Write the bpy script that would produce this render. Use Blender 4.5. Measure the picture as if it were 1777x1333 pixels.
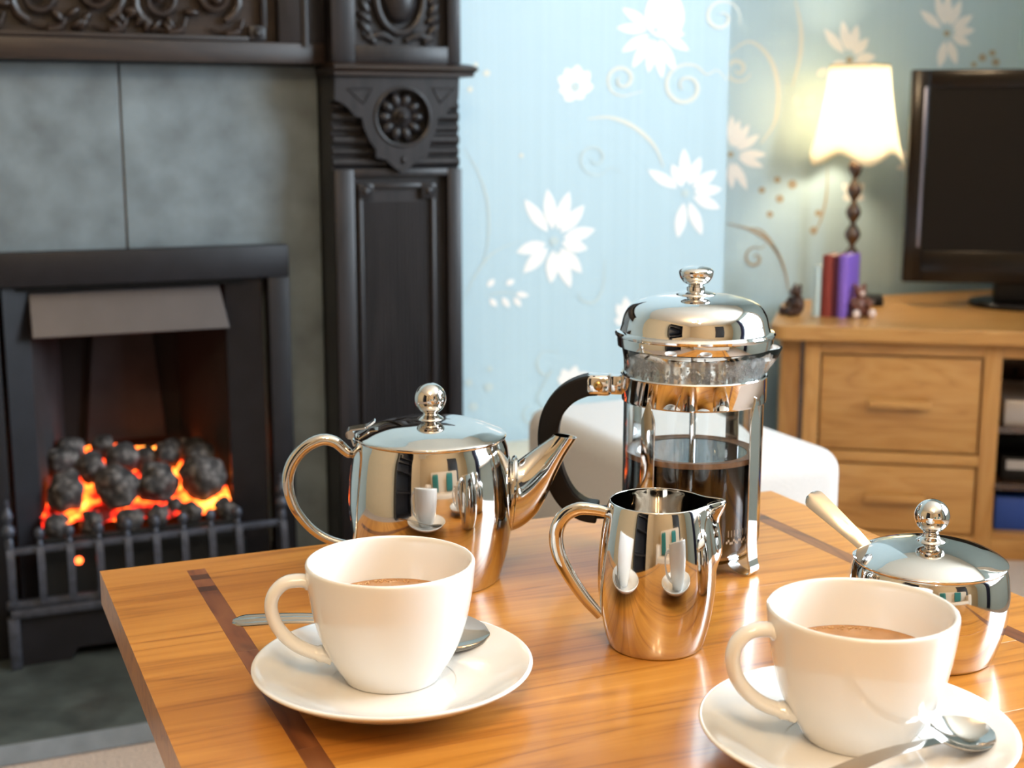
import bpy, bmesh, math, random
from mathutils import Vector, Matrix, noise
random.seed(7)
sc = bpy.context.scene
for o in list(bpy.data.objects): bpy.data.objects.remove(o)
COL = sc.collection
PI = math.pi
R = math.radians

# ------------------------------------------------------------------ camera, world, light, exposure
FPX, CX, CY, H = 2381.0, 888.5, 666.5, 0.80
PITCH, YAW = R(10.49), R(23.1)
cam = bpy.data.cameras.new('camera'); camo = bpy.data.objects.new('camera', cam); COL.objects.link(camo)
cam.sensor_width = 36; cam.lens = FPX * 36 / 1777; cam.clip_start = 0.02
camo.location = (0, 0, H); camo.rotation_euler = (PI/2 - PITCH, 0, -YAW)
cam.dof.use_dof = True; cam.dof.focus_distance = 0.80; cam.dof.aperture_fstop = 10.5; cam.dof.aperture_blades = 0
sc.camera = camo
sc.view_settings.view_transform = 'Standard'; sc.view_settings.look = 'None'
sc.view_settings.gamma = 1; sc.view_settings.use_curve_mapping = False
sc.view_settings.exposure = 0.66
w = bpy.data.worlds.new('sky'); sc.world = w; w.use_nodes = True
w.node_tree.nodes['Background'].inputs[0].default_value = (0.75, 0.88, 1.0, 1)
w.node_tree.nodes['Background'].inputs[1].default_value = 1.0
# daylight through the window in the right wall
def area(name, loc, rot, sx, sy, power, col):
    l = bpy.data.lights.new(name, 'AREA'); l.shape = 'RECTANGLE'; l.size = sx; l.size_y = sy
    l.energy = power; l.color = col
    o = bpy.data.objects.new(name, l); COL.objects.link(o); o.location = loc; o.rotation_euler = rot
    return o
WIN_Y0, WIN_Y1, WIN_Z0, WIN_Z1, WALL_X = -0.65, 1.05, 0.72, 2.15, 2.32
area('window_daylight', (WALL_X + 0.14, (WIN_Y0+WIN_Y1)/2, (WIN_Z0+WIN_Z1)/2), (0, R(90), 0), WIN_Z1-WIN_Z0, WIN_Y1-WIN_Y0, 108, (0.76, 0.89, 1.0))

# pixel of the photograph -> direction -> a point on a known plane
FW = Vector((math.sin(YAW)*math.cos(PITCH), math.cos(YAW)*math.cos(PITCH), -math.sin(PITCH)))
RT = Vector((math.cos(YAW), -math.sin(YAW), 0)); UP = RT.cross(FW); CAM = Vector((0, 0, H))
def ray(x, y): return FW + RT*((x-CX)/FPX) + UP*((CY-y)/FPX)
def onz(x, y, z): r = ray(x, y); return CAM + r*((z-H)/r.z)
def ony(x, y, Y): r = ray(x, y); return CAM + r*(Y/r.y)

# ------------------------------------------------------------------ materials
def newmat(name):
    m = bpy.data.materials.new(name); m.use_nodes = True
    nt = m.node_tree; return m, nt, nt.nodes['Principled BSDF']
def node(nt, t, **kw):
    n = nt.nodes.new(t)
    for k, v in kw.items():
        if k in n.inputs.keys(): n.inputs[k].default_value = v
        else: setattr(n, k, v)
    return n
def ramp(nt, fac, stops):
    n = nt.nodes.new('ShaderNodeValToRGB'); e = n.color_ramp.elements
    while len(e) < len(stops): e.new(0.5)
    for i, (p, c) in enumerate(stops): e[i].position = p; e[i].color = (*c, 1)
    nt.links.new(fac, n.inputs[0]); return n.outputs[0]
def bump(nt, b, fac, strength, dist=0.001):
    n = node(nt, 'ShaderNodeBump', Strength=strength, Distance=dist)
    nt.links.new(fac, n.inputs['Height']); nt.links.new(n.outputs[0], b.inputs['Normal'])
def coords(nt, scale, kind='Object'):
    t = nt.nodes.new('ShaderNodeTexCoord'); mp = nt.nodes.new('ShaderNodeMapping')
    mp.inputs['Scale'].default_value = scale
    nt.links.new(t.outputs[kind], mp.inputs[0]); return mp
def simple(name, col, rough=0.5, metal=0, coat=0, noise_scale=0, var=0.15, bmp=0, bdist=0.001, spec=None, sheen=0):
    m, nt, b = newmat(name)
    b.inputs['Base Color'].default_value = (*col, 1); b.inputs['Roughness'].default_value = rough
    b.inputs['Metallic'].default_value = metal; b.inputs['Coat Weight'].default_value = coat
    b.inputs['Coat Roughness'].default_value = 0.08
    if spec is not None: b.inputs['Specular IOR Level'].default_value = spec
    if sheen: b.inputs['Sheen Weight'].default_value = sheen
    if noise_scale:
        mp = coords(nt, (1, 1, 1)); n = node(nt, 'ShaderNodeTexNoise', Scale=noise_scale, Detail=6.0)
        nt.links.new(mp.outputs[0], n.inputs['Vector'])
        lo = tuple(c*(1-var) for c in col); hi = tuple(min(1, c*(1+var)) for c in col)
        nt.links.new(ramp(nt, n.outputs[0], [(0.3, lo), (0.7, hi)]), b.inputs['Base Color'])
        if bmp: bump(nt, b, n.outputs[0], bmp, bdist)
    return m
def wood(name, dark, mid, light, scale=(2.0, 30, 30), rough=0.3, coat=0.4, tint=False, bmp=0.08, axis_fine=(4, 260, 260)):
    m, nt, b = newmat(name)
    mp = coords(nt, scale); vec = mp.outputs[0]
    if tint:   # every board is cut from another piece of the tree
        oi = nt.nodes.new('ShaderNodeObjectInfo'); ad = nt.nodes.new('ShaderNodeVectorMath'); ad.operation = 'ADD'
        sc_ = nt.nodes.new('ShaderNodeVectorMath'); sc_.operation = 'SCALE'; sc_.inputs['Scale'].default_value = 40
        nt.links.new(oi.outputs['Color'], sc_.inputs[0])
        nt.links.new(vec, ad.inputs[0]); nt.links.new(sc_.outputs[0], ad.inputs[1]); vec = ad.outputs[0]
    n1 = node(nt, 'ShaderNodeTexNoise', Scale=1.0, Detail=3.0, Distortion=0.6); nt.links.new(vec, n1.inputs['Vector'])
    ml = nt.nodes.new('ShaderNodeMath'); ml.operation = 'MULTIPLY'; ml.inputs[1].default_value = 7.0
    nt.links.new(n1.outputs[0], ml.inputs[0])
    fr = nt.nodes.new('ShaderNodeMath'); fr.operation = 'PINGPONG'; fr.inputs[1].default_value = 0.5
    nt.links.new(ml.outputs[0], fr.inputs[0])
    mf = coords(nt, axis_fine); n2 = node(nt, 'ShaderNodeTexNoise', Scale=1.0, Detail=4.0); nt.links.new(mf.outputs[0], n2.inputs['Vector'])
    mx = nt.nodes.new('ShaderNodeMix'); mx.data_type = 'FLOAT'; mx.inputs[0].default_value = 0.45
    nt.links.new(fr.outputs[0], mx.inputs[2]); nt.links.new(n2.outputs[0], mx.inputs[3])
    c = ramp(nt, mx.outputs[0], [(0.12, dark), (0.30, mid), (0.62, light)])
    if tint:
        hs = node(nt, 'ShaderNodeHueSaturation'); sep = nt.nodes.new('ShaderNodeSeparateColor')
        nt.links.new(oi.outputs['Color'], sep.inputs[0])
        mr = node(nt, 'ShaderNodeMapRange'); mr.inputs['To Min'].default_value = 0.90 if name == 'honey_oak' else .40; mr.inputs['To Max'].default_value = 1.07 if name == 'honey_oak' else 1.55
        nt.links.new(sep.outputs[0], mr.inputs[0]); nt.links.new(mr.outputs[0], hs.inputs['Value']); nt.links.new(c, hs.inputs['Color']); c = hs.outputs[0]
    nt.links.new(c, b.inputs['Base Color'])
    b.inputs['Roughness'].default_value = rough; b.inputs['Coat Weight'].default_value = coat; b.inputs['Coat Roughness'].default_value = 0.12
    if name.startswith('dark'): b.inputs['Specular IOR Level'].default_value = 0.36
    bump(nt, b, mx.outputs[0], bmp, 0.0006)
    return m
def emis(name, col, strength):
    m, nt, b = newmat(name); b.inputs['Base Color'].default_value = (*col, 1)
    b.inputs['Emission Color'].default_value = (*col, 1); b.inputs['Emission Strength'].default_value = strength; return m

M = {}
M['oak'] = wood('honey_oak', (0.27, 0.092, 0.012), (0.47, 0.185, 0.026), (0.57, 0.250, 0.044), (1.6, 22, 22), 0.30, 0.2, tint=True)
M['inlay'] = wood('walnut_inlay', (0.085, 0.026, 0.010), (0.16, 0.052, 0.018), (0.23, 0.085, 0.03), (24, 5, 24), 0.3, 0.2, tint=True, axis_fine=(200, 8, 200))
M['unit'] = wood('pale_oak', (0.34, 0.15, 0.036), (0.47, 0.225, 0.060), (0.54, 0.285, 0.088), (2.4, 18, 18), 0.38, 0.15)
M['unit_v'] = wood('pale_oak_upright', (0.34, 0.15, 0.036), (0.46, 0.220, 0.060), (0.53, 0.280, 0.088), (18, 18, 2.4), 0.38, 0.15, axis_fine=(200, 200, 4))
M['darkwood'] = wood('dark_carved_oak', (0.005, 0.0045, 0.006), (0.010, 0.0085, 0.010), (0.018, 0.015, 0.017), (20, 20, 2.0), 0.40, 0.05, bmp=0.2, axis_fine=(220, 220, 6))  # bluish: the window's reflection is put into the oak's colour
M['darkwood_h'] = wood('dark_carved_oak_rail', (0.008, 0.005, 0.004), (0.017, 0.010, 0.008), (0.030, 0.018, 0.013), (2, 20, 20), 0.40, 0.05, bmp=0.2, axis_fine=(6, 220, 220))  # same oak, browner and paler: warm room light put into the colour
M['steel'] = simple('polished_steel', (0.70, 0.67, 0.635), 0.05, 1, noise_scale=35, var=0.04)
M['spoon'] = simple('dark_spoon_steel', (0.50, 0.47, 0.43), 0.11, 1, noise_scale=60, var=0.08)  # darker than the pots' steel to hold down bright reflections
M['steel_in'] = simple('brushed_steel', (0.55, 0.54, 0.53), 0.28, 1, noise_scale=60, var=0.1)
M['chrome'] = simple('chrome', (0.76, 0.75, 0.74), 0.035, 1)
M['porcelain'] = simple('white_porcelain', (0.80, 0.775, 0.74), 0.16, 0, 0.6)
M['black_plastic'] = simple('black_plastic', (0.006, 0.005, 0.005), 0.45, spec=.25)
M['blackmetal'] = simple('black_painted_metal', (0.009, 0.009, 0.012), 0.45, 0.0, spec=.28, noise_scale=30, var=0.2)
M['greymetal'] = simple('grey_hood_metal', (0.055, 0.048, 0.050), 0.42, 0.2, noise_scale=20, var=0.1)
M['castiron'] = simple('grey_cast_iron', (0.055, 0.062, 0.085), 0.45, 0.4, noise_scale=90, var=0.3, bmp=0.2)
M['slate'] = simple('grey_green_slate', (0.125, 0.158, 0.178), 0.45, 0, noise_scale=16, var=0.30, bmp=0.15, bdist=0.002)
M['hearth'] = simple('dark_slate_hearth', (0.050, 0.060, 0.058), 0.5, 0, noise_scale=22, var=0.4, bmp=0.2, bdist=0.002)
M['hearth_edge'] = simple('honed_slate_edge', (0.20, 0.235, 0.27), 0.5, 0, noise_scale=30, var=0.15)
M['firebox_black'] = simple('black_firebox_lining', (0.004, 0.004, 0.004), 0.9, noise_scale=18, var=0.5)
M['cheek'] = simple('ceramic_cheek', (0.018, 0.017, 0.019), 0.8, noise_scale=14, var=0.5)
M['grout'] = simple('pale_grout', (0.33, 0.29, 0.27), 0.8)
M['cream'] = simple('cream_paint', (0.72, 0.66, 0.52), 0.4)
M['carpet'] = simple('beige_carpet', (0.55, 0.42, 0.34), 0.95, noise_scale=260, var=0.35, bmp=1.0, bdist=0.006, sheen=0.3)
M['linen'] = simple('white_linen', (0.53, 0.51, 0.495), 0.85, noise_scale=420, var=0.06, bmp=0.5, bdist=0.0012, sheen=0.3)
M['ceiling'] = simple('warm_white_plaster', (0.80, 0.74, 0.64), 0.9, noise_scale=40, var=0.02)
M['creamwall'] = simple('cream_wall_paint', (0.50, 0.37, 0.22), 0.9, noise_scale=20, var=0.04)
M['print_white'] = simple('pearl_white_print', (0.76, 0.745, 0.73), 0.45, noise_scale=120, var=0.03)
M['print_beige'] = simple('pale_gold_print', (0.60, 0.60, 0.54), 0.5)
M['print_grey'] = simple('silver_print', (0.46, 0.55, 0.56), 0.5)
M['print_brown'] = simple('bronze_print', (0.34, 0.28, 0.20), 0.5)
M['white_wood'] = simple('white_window_paint', (0.82, 0.82, 0.80), 0.4)
M['bezel'] = simple('gloss_black_bezel', (0.008, 0.005, 0.004), 0.18, spec=.3)
M['screen'] = simple('dark_screen', (0.007, 0.005, 0.004), 0.35, spec=.2)
M['silver_grey'] = simple('silver_grey_metal', (0.22, 0.23, 0.30), 0.25, 0.7)
M['silver'] = simple('silver_casing', (0.45, 0.42, 0.40), 0.35, 0.6)
M['blue_box'] = simple('blue_card', (0.015, 0.06, 0.30), 0.5)
M['book_pale'] = simple('pale_blue_cloth', (0.52, 0.66, 0.70), 0.7, noise_scale=300, var=0.05)
M['book_red'] = simple('dark_red_cloth', (0.26, 0.035, 0.025), 0.6, noise_scale=300, var=0.1)
M['book_maroon'] = simple('maroon_cloth', (0.10, 0.012, 0.035), 0.6, noise_scale=300, var=0.1)
M['book_violet'] = simple('violet_cloth', (0.24, 0.13, 0.62), 0.5, noise_scale=300, var=0.1)
M['paper'] = simple('cream_paper', (0.78, 0.68, 0.55), 0.8)
M['bear_dark'] = simple('dark_brown_resin', (0.055, 0.022, 0.012), 0.35, noise_scale=150, var=0.4, bmp=0.3)
M['bear_mid'] = simple('red_brown_resin', (0.17, 0.065, 0.045), 0.35, noise_scale=150, var=0.4, bmp=0.3)
M['bear_pale'] = simple('pale_paw_resin', (0.75, 0.60, 0.55), 0.4)
M['sofa'] = simple('cream_upholstery', (0.62, 0.52, 0.42), 0.9, noise_scale=200, var=0.08)
M['curtain'] = simple('navy_curtain', (0.02, 0.025, 0.07), 0.9, noise_scale=30, var=0.2)
M['curtain_pale'] = simple('pale_curtain', (0.75, 0.68, 0.60), 0.9, noise_scale=30, var=0.05)
M['gilt'] = simple('antique_brass', (0.55, 0.36, 0.14), 0.25, 1)
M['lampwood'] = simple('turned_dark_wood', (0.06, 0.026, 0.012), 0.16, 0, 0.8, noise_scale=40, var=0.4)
M['cocoa'] = simple('black_coffee', (0.010, 0.004, 0.003), 0.05, 0, spec=0.4)
M['crema'] = simple('coffee_foam', (0.30, 0.15, 0.07), 0.5, noise_scale=160, var=0.3)
M['white_coffee'] = simple('milky_coffee', (0.44, 0.22, 0.085), 0.22, 0, 0.3, noise_scale=120, var=0.12)
M['bubble'] = simple('coffee_bubbles', (0.62, 0.38, 0.18), 0.2)
M['tablet'] = simple('dark_etched_mark', (0.35, 0.27, 0.2), 0.5)

def wallpaper():
    m, nt, b = newmat('pale_blue_wallpaper')
    mp = coords(nt, (220, 220, 1.2)); n = node(nt, 'ShaderNodeTexNoise', Scale=1.0, Detail=2.0); nt.links.new(mp.outputs[0], n.inputs['Vector'])
    nt.links.new(ramp(nt, n.outputs[0], [(0.3, (0.385, 0.520, 0.590)), (0.7, (0.410, 0.550, 0.620))]), b.inputs['Base Color'])
    b.inputs['Roughness'].default_value = 0.55; bump(nt, b, n.outputs[0], 0.05, 0.0005); return m
M['paperblue'] = wallpaper()
def glassmat():
    m, nt, b = newmat('clear_glass'); b.inputs['Transmission Weight'].default_value = 1; b.inputs['Roughness'].default_value = 0.0
    b.inputs['IOR'].default_value = 1.45; b.inputs['Base Color'].default_value = (0.97, 0.985, 0.98, 1); return m
M['glass'] = glassmat()
def dropmat():
    m, nt, b = newmat('condensed_water'); b.inputs['Transmission Weight'].default_value = 0.75; b.inputs['Roughness'].default_value = 0.12
    b.inputs['IOR'].default_value = 1.33; b.inputs['Base Color'].default_value = (0.9, 0.9, 0.92, 1); return m
M['drop'] = dropmat()
def fogmat():
    m = bpy.data.materials.new('steam_film'); m.use_nodes = True; nt = m.node_tree; nt.nodes.clear()
    out = nt.nodes.new('ShaderNodeOutputMaterial'); d = nt.nodes.new('ShaderNodeBsdfDiffuse'); t = nt.nodes.new('ShaderNodeBsdfTransparent')
    d.inputs[0].default_value = (0.85, 0.86, 0.88, 1); mp = coords(nt, (1, 1, 1)); n = node(nt, 'ShaderNodeTexNoise', Scale=90.0, Detail=5.0)
    nt.links.new(mp.outputs[0], n.inputs['Vector']); r = node(nt, 'ShaderNodeMapRange'); r.inputs['From Min'].default_value = .3; r.inputs['From Max'].default_value = .7
    r.inputs['To Min'].default_value = .12; r.inputs['To Max'].default_value = .50; nt.links.new(n.outputs[0], r.inputs[0])
    mx = nt.nodes.new('ShaderNodeMixShader'); nt.links.new(r.outputs[0], mx.inputs[0]); nt.links.new(t.outputs[0], mx.inputs[1]); nt.links.new(d.outputs[0], mx.inputs[2]); nt.links.new(mx.outputs[0], out.inputs[0]); return m
M['fog'] = fogmat()
def shademat():
    m = bpy.data.materials.new('ivory_silk_shade'); m.use_nodes = True; nt = m.node_tree; nt.nodes.clear()
    out = nt.nodes.new('ShaderNodeOutputMaterial'); d = nt.nodes.new('ShaderNodeBsdfDiffuse'); t = nt.nodes.new('ShaderNodeBsdfTranslucent')
    d.inputs[0].default_value = (0.88, 0.84, 0.74, 1); t.inputs[0].default_value = (0.97, 0.92, 0.80, 1)
    mx = nt.nodes.new('ShaderNodeMixShader'); mx.inputs[0].default_value = 0.75
    nt.links.new(d.outputs[0], mx.inputs[1]); nt.links.new(t.outputs[0], mx.inputs[2]); nt.links.new(mx.outputs[0], out.inputs[0]); return m
M['shade'] = shademat()
def embermat():
    m, nt, b = newmat('glowing_embers'); b.inputs['Base Color'].default_value = (0.02, 0.008, 0.005, 1)
    mp = coords(nt, (1, 1, 1)); n = node(nt, 'ShaderNodeTexNoise', Scale=26.0, Detail=3.0); nt.links.new(mp.outputs[0], n.inputs['Vector'])
    c = ramp(nt, n.outputs[0], [(0.38, (0.02, 0.0, 0.0)), (0.46, (0.6, 0.012, 0.004)), (0.55, (1.0, 0.11, 0.010)), (0.68, (1.0, 0.42, 0.06))])
    nt.links.new(c, b.inputs['Emission Color']); b.inputs['Emission Strength'].default_value = 3.8; b.inputs['Roughness'].default_value = 0.9; return m
M['ember'] = embermat()
def coalmat():
    m, nt, b = newmat('ashy_coal'); mp = coords(nt, (1, 1, 1)); n = node(nt, 'ShaderNodeTexNoise', Scale=70.0, Detail=8.0); nt.links.new(mp.outputs[0], n.inputs['Vector'])
    nt.links.new(ramp(nt, n.outputs[0], [(0.35, (0.010, 0.009, 0.009)), (0.5, (0.040, 0.036, 0.036)), (0.70, (0.17, 0.155, 0.15))]), b.inputs['Base Color'])
    b.inputs['Roughness'].default_value = 0.85; bump(nt, b, n.outputs[0], 0.7, 0.004); return m
M['coal'] = coalmat()
M['bulb'] = emis('lit_bulb', (1.0, 0.80, 0.52), 28)
M['glow_dot'] = emis('red_glow', (1.0, 0.10, 0.02), 5)

# ------------------------------------------------------------------ mesh helpers
class MB:
    def __init__(s): s.v = []; s.f = []
    def add(s, vs, fs):
        b = len(s.v); s.v += [tuple(v) for v in vs]; s.f += [tuple(i+b for i in f) for f in fs]; return s
    def box(s, x0, x1, y0, y1, z0, z1):
        return s.add([(x0,y0,z0),(x1,y0,z0),(x1,y1,z0),(x0,y1,z0),(x0,y0,z1),(x1,y0,z1),(x1,y1,z1),(x0,y1,z1)],
                     [(3,2,1,0),(4,5,6,7),(0,1,5,4),(1,2,6,5),(2,3,7,6),(3,0,4,7)])
    def bbox(s, x0, x1, y0, y1, z0, z1, bev, seg=2):
        bm = bmesh.new(); bmesh.ops.create_cube(bm, size=1)
        for v in bm.verts: v.co = ((x0+x1)/2+v.co.x*(x1-x0), (y0+y1)/2+v.co.y*(y1-y0), (z0+z1)/2+v.co.z*(z1-z0))
        bmesh.ops.bevel(bm, geom=bm.edges[:], offset=bev, segments=seg, affect='EDGES', profile=0.5)
        return s.frombm(bm)
    def frombm(s, bm, mat=None):
        bm.verts.index_update()
        vs = [(mat @ v.co if mat else v.co.copy()) for v in bm.verts]
        fs = [[v.index for v in f.verts] for f in bm.faces]; bm.free(); return s.add(vs, fs)
    def lathe(s, prof, n=48, fn=None, loc=(0,0,0)):
        vs = []; fs = []; rings = []
        for i, (r, z) in enumerate(prof):
            if r < 1e-6: rings.append([len(vs)]); vs.append((loc[0], loc[1], loc[2]+z)); continue
            ring = []
            for k in range(n):
                a = 2*PI*k/n; rr, zz = (fn(r, z, a, i) if fn else (r, z))
                ring.append(len(vs)); vs.append((loc[0]+rr*math.cos(a), loc[1]+rr*math.sin(a), loc[2]+zz))
            rings.append(ring)
        for A, B in zip(rings, rings[1:]):
            if len(A) == 1 and len(B) == 1: continue
            for k in range(n):
                k2 = (k+1) % n
                if len(A) == 1: fs.append((A[0], B[k2], B[k]))
                elif len(B) == 1: fs.append((A[k], A[k2], B[0]))
                else: fs.append((A[k], A[k2], B[k2], B[k]))
        return s.add(vs, fs)
    def tube(s, pts, rad, n=12, cap=True, flat=1.0, up=None, closed=False):
        pts = [Vector(p) for p in pts]; N = len(pts)
        if not hasattr(rad, '__len__'): rad = [rad]*N
        vs = []; fs = []; t0 = None; nrm = None
        for i, p in enumerate(pts):
            if closed: t = (pts[(i+1) % N]-pts[i-1]).normalized()
            else: t = (pts[min(i+1, N-1)]-pts[max(i-1, 0)]).normalized()
            if up is not None: nr = (Vector(up)-t*t.dot(Vector(up))).normalized()
            elif nrm is None:
                a = Vector((0,0,1)) if abs(t.z) < 0.9 else Vector((1,0,0)); nr = (a-t*t.dot(a)).normalized()
            else: nr = (nrm-t*t.dot(nrm)).normalized()
            nrm = nr; bi = t.cross(nr)
            for k in range(n):
                a = 2*PI*k/n; rr = rad[i]
                fl = flat[i] if hasattr(flat, '__len__') else flat
                vs.append(p+nr*(rr*math.cos(a))+bi*(rr*fl*math.sin(a)))
        for i in range(N if closed else N-1):
            for k in range(n):
                k2 = (k+1) % n; j = (i+1) % N
                fs.append((i*n+k, i*n+k2, j*n+k2, j*n+k))
        if cap and not closed:
            fs.append(tuple(range(n-1, -1, -1))); fs.append(tuple((N-1)*n+k for k in range(n)))
        return s.add(vs, fs)
    def ribbon(s, pts, wdir, wid, thick, tdirs=None):      # a flat strip along a path
        pts = [Vector(p) for p in pts]; N = len(pts); wd = Vector(wdir).normalized(); vs = []; fs = []
        for i, p in enumerate(pts):
            t = (pts[min(i+1, N-1)]-pts[max(i-1, 0)]).normalized(); nn = t.cross(wd).normalized()
            ww = wid[i] if hasattr(wid, '__len__') else wid
            for a, b in ((-1,-1),(1,-1),(1,1),(-1,1)): vs.append(p+wd*(a*ww/2)+nn*(b*thick/2))
        for i in range(N-1):
            for k in range(4): k2 = (k+1) % 4; fs.append((i*4+k, i*4+k2, i*4+4+k2, i*4+4+k))
        fs.append((3,2,1,0)); fs.append(tuple((N-1)*4+k for k in range(4)))
        return s.add(vs, fs)
    def prism(s, poly, y0, y1, axis='y'):                   # outline in (x, z) pushed from y0 (front) to y1
        n = len(poly)
        if axis == 'y': vs = [(x, y0, z) for x, z in poly]+[(x, y1, z) for x, z in poly]
        else: vs = [(x, y, y0) for x, y in poly]+[(x, y, y1) for x, y in poly]
        fs = [tuple(range(n)), tuple(range(2*n-1, n-1, -1))]
        for k in range(n): k2 = (k+1) % n; fs.append((k2, k, n+k, n+k2))
        return s.add(vs, fs)
    def ell(s, c, r, rot=None, seg=14, rings=8):
        bm = bmesh.new(); bmesh.ops.create_uvsphere(bm, u_segments=seg, v_segments=rings, radius=1)
        m = Matrix.Translation(Vector(c)) @ (rot.to_4x4() if rot else Matrix.Identity(4)) @ Matrix.Diagonal((*r, 1))
        return s.frombm(bm, m)
    def build(s, name, mat, parent=None, smooth=True, angle=38, world=False, bevel=0, seg=2, sub=0, recalc=True):
        me = bpy.data.meshes.new(name); v = s.v
        if world and parent is not None:
            L = parent.location; 
            if parent.parent: L = L+parent.parent.location
            v = [(a-L.x, b-L.y, c-L.z) for a, b, c in v]
        me.from_pydata(v, [], s.f)
        if recalc:
            bm = bmesh.new(); bm.from_mesh(me); bmesh.ops.recalc_face_normals(bm, faces=bm.faces[:]); bm.to_mesh(me); bm.free()
        me.validate()
        if smooth:
            me.polygons.foreach_set('use_smooth', [True]*len(me.polygons)); me.set_sharp_from_angle(angle=R(angle))
        me.materials.append(mat if not isinstance(mat, str) else M[mat])
        o = bpy.data.objects.new(name, me); COL.objects.link(o)
        if parent is not None: o.parent = parent
        if bevel:
            md = o.modifiers.new('bevel', 'BEVEL'); md.width = bevel; md.segments = seg; md.limit_method = 'ANGLE'; md.angle_limit = R(40)
        if sub:
            md = o.modifiers.new('sub', 'SUBSURF'); md.levels = sub; md.render_levels = sub
        return o
def cr(pts, n=8):                                           # Catmull-Rom through the points
    P = [Vector(p) for p in pts]; P = [P[0]*2-P[1]]+P+[P[-1]*2-P[-2]]; out = []
    for i in range(1, len(P)-2):
        for k in range(n):
            t = k/n; a, b, c, d = P[i-1], P[i], P[i+1], P[i+2]
            out.append(0.5*((2*b)+(c-a)*t+(2*a-5*b+4*c-d)*t*t+(3*b-3*c+d-a)*t**3))
    out.append(P[-2]); return out
def crs(pts, n=8):                                          # the same for tuples of any length
    out = []; P = [list(p) for p in pts]; P = [[2*a-b for a, b in zip(P[0], P[1])]]+P+[[2*a-b for a, b in zip(P[-1], P[-2])]]
    for i in range(1, len(P)-2):
        for k in range(n):
            t = k/n
            out.append(tuple(0.5*((2*b)+(c-a)*t+(2*a-5*b+4*c-d)*t*t+(3*b-3*c+d-a)*t**3) for a, b, c, d in zip(P[i-1], P[i], P[i+1], P[i+2])))
    out.append(tuple(P[-2])); return out
def tag(o, label, cat, group=None):
    o['label'] = label; o['category'] = cat
    if group: o['group'] = group
    return o
def thing(name, label, cat, loc=(0,0,0), rz=0, group=None):
    o = bpy.data.objects.new(name, None); COL.objects.link(o); o.location = loc; o.rotation_euler = (0, 0, rz); o.empty_display_size = 0.02
    return tag(o, label, cat, group)
def struct(o, label=None):
    o['kind'] = 'structure'
    if label: o['label'] = label
    return o
def lamp(name, loc, power, col, size, parent=None):
    l = bpy.data.lights.new(name, 'POINT'); l.energy = power; l.color = col; l.shadow_soft_size = size
    o = bpy.data.objects.new(name, l); COL.objects.link(o); o.location = loc
    if parent is not None: o.parent = parent
    return o
def facing(p): return -math.atan2(p[0], p[1])               # local x runs across the view at p

# ------------------------------------------------------------------ the room
YW, YA, XC = 2.12, 2.50, 1.318            # chimney breast face, alcove wall, corner of the breast
XL, YB, ZC = -1.9, -2.3, 2.42
struct(MB().box(XL-.1, WALL_X+.1, YB-.1, YA+.1, -.1, 0).build('floor', 'carpet', smooth=False))
struct(MB().box(XL-.1, WALL_X+.1, YB-.1, YA+.1, ZC, ZC+.1).build('ceiling', 'ceiling', smooth=False))
FX0, FX1, FZ1 = 0.115, 0.42, 0.56         # recess for the fire in the chimney breast
wb = MB().box(XL, FX0-.03, YW, YA+.1, 0, ZC).box(FX1+.06, XC, YW, YA+.1, 0, ZC).box(FX0-.03, FX1+.06, YW, YA+.1, FZ1+.04, ZC).box(FX0-.03, FX1+.06, YW+.28, YA+.1, 0, FZ1+.04)
wall_b = struct(wb.build('wall_chimney_breast', 'paperblue', smooth=False), 'pale blue floral wallpaper on the chimney breast')
wall_a = struct(MB().box(XC, WALL_X+.1, YA, YA+.1, 0, ZC).build('wall_alcove', 'paperblue', smooth=False), 'pale blue floral wallpaper in the alcove behind the lamp')
wr = MB().box(WALL_X, WALL_X+.1, YB, WIN_Y0, 0, ZC).box(WALL_X, WALL_X+.1, WIN_Y1, YA, 0, ZC)
wr.box(WALL_X, WALL_X+.1, WIN_Y0, WIN_Y1, 0, WIN_Z0).box(WALL_X, WALL_X+.1, WIN_Y0, WIN_Y1, WIN_Z1, ZC)
wall_r = struct(wr.build('wall_right', 'paperblue', smooth=False))
struct(MB().box(XL-.1, XL, YB, YW, 0, ZC).build('wall_left', 'creamwall', smooth=False))
struct(MB().box(XL-.1, WALL_X+.1, YB-.1, YB, 0, ZC).build('wall_back', 'creamwall', smooth=False))
struct(MB().bbox(.79, XC, YW-.016, YW, 0, .13, .004).build('baseboard_breast', 'cream'))
struct(MB().bbox(XC, WALL_X, YA-.016, YA, 0, .13, .004).build('baseboard_alcove', 'cream'))
wf = MB()
for y0, y1, z0, z1 in ((WIN_Y0, WIN_Y1, WIN_Z0, WIN_Z0+.05), (WIN_Y0, WIN_Y1, WIN_Z1-.05, WIN_Z1), (WIN_Y0, WIN_Y0+.05, WIN_Z0, WIN_Z1), (WIN_Y1-.05, WIN_Y1, WIN_Z0, WIN_Z1), (.175, .225, WIN_Z0, WIN_Z1), (WIN_Y0, WIN_Y1, 1.60, 1.64)):
    wf.box(WALL_X+.02, WALL_X+.07, y0, y1, z0, z1)
win = struct(wf.build('window_1', 'white_wood', smooth=False))
MB().bbox(WALL_X-.08, WALL_X+.09, WIN_Y0-.05, WIN_Y1+.05, WIN_Z0-.03, WIN_Z0, .006).build('window_sill', 'white_wood', win)

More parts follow.
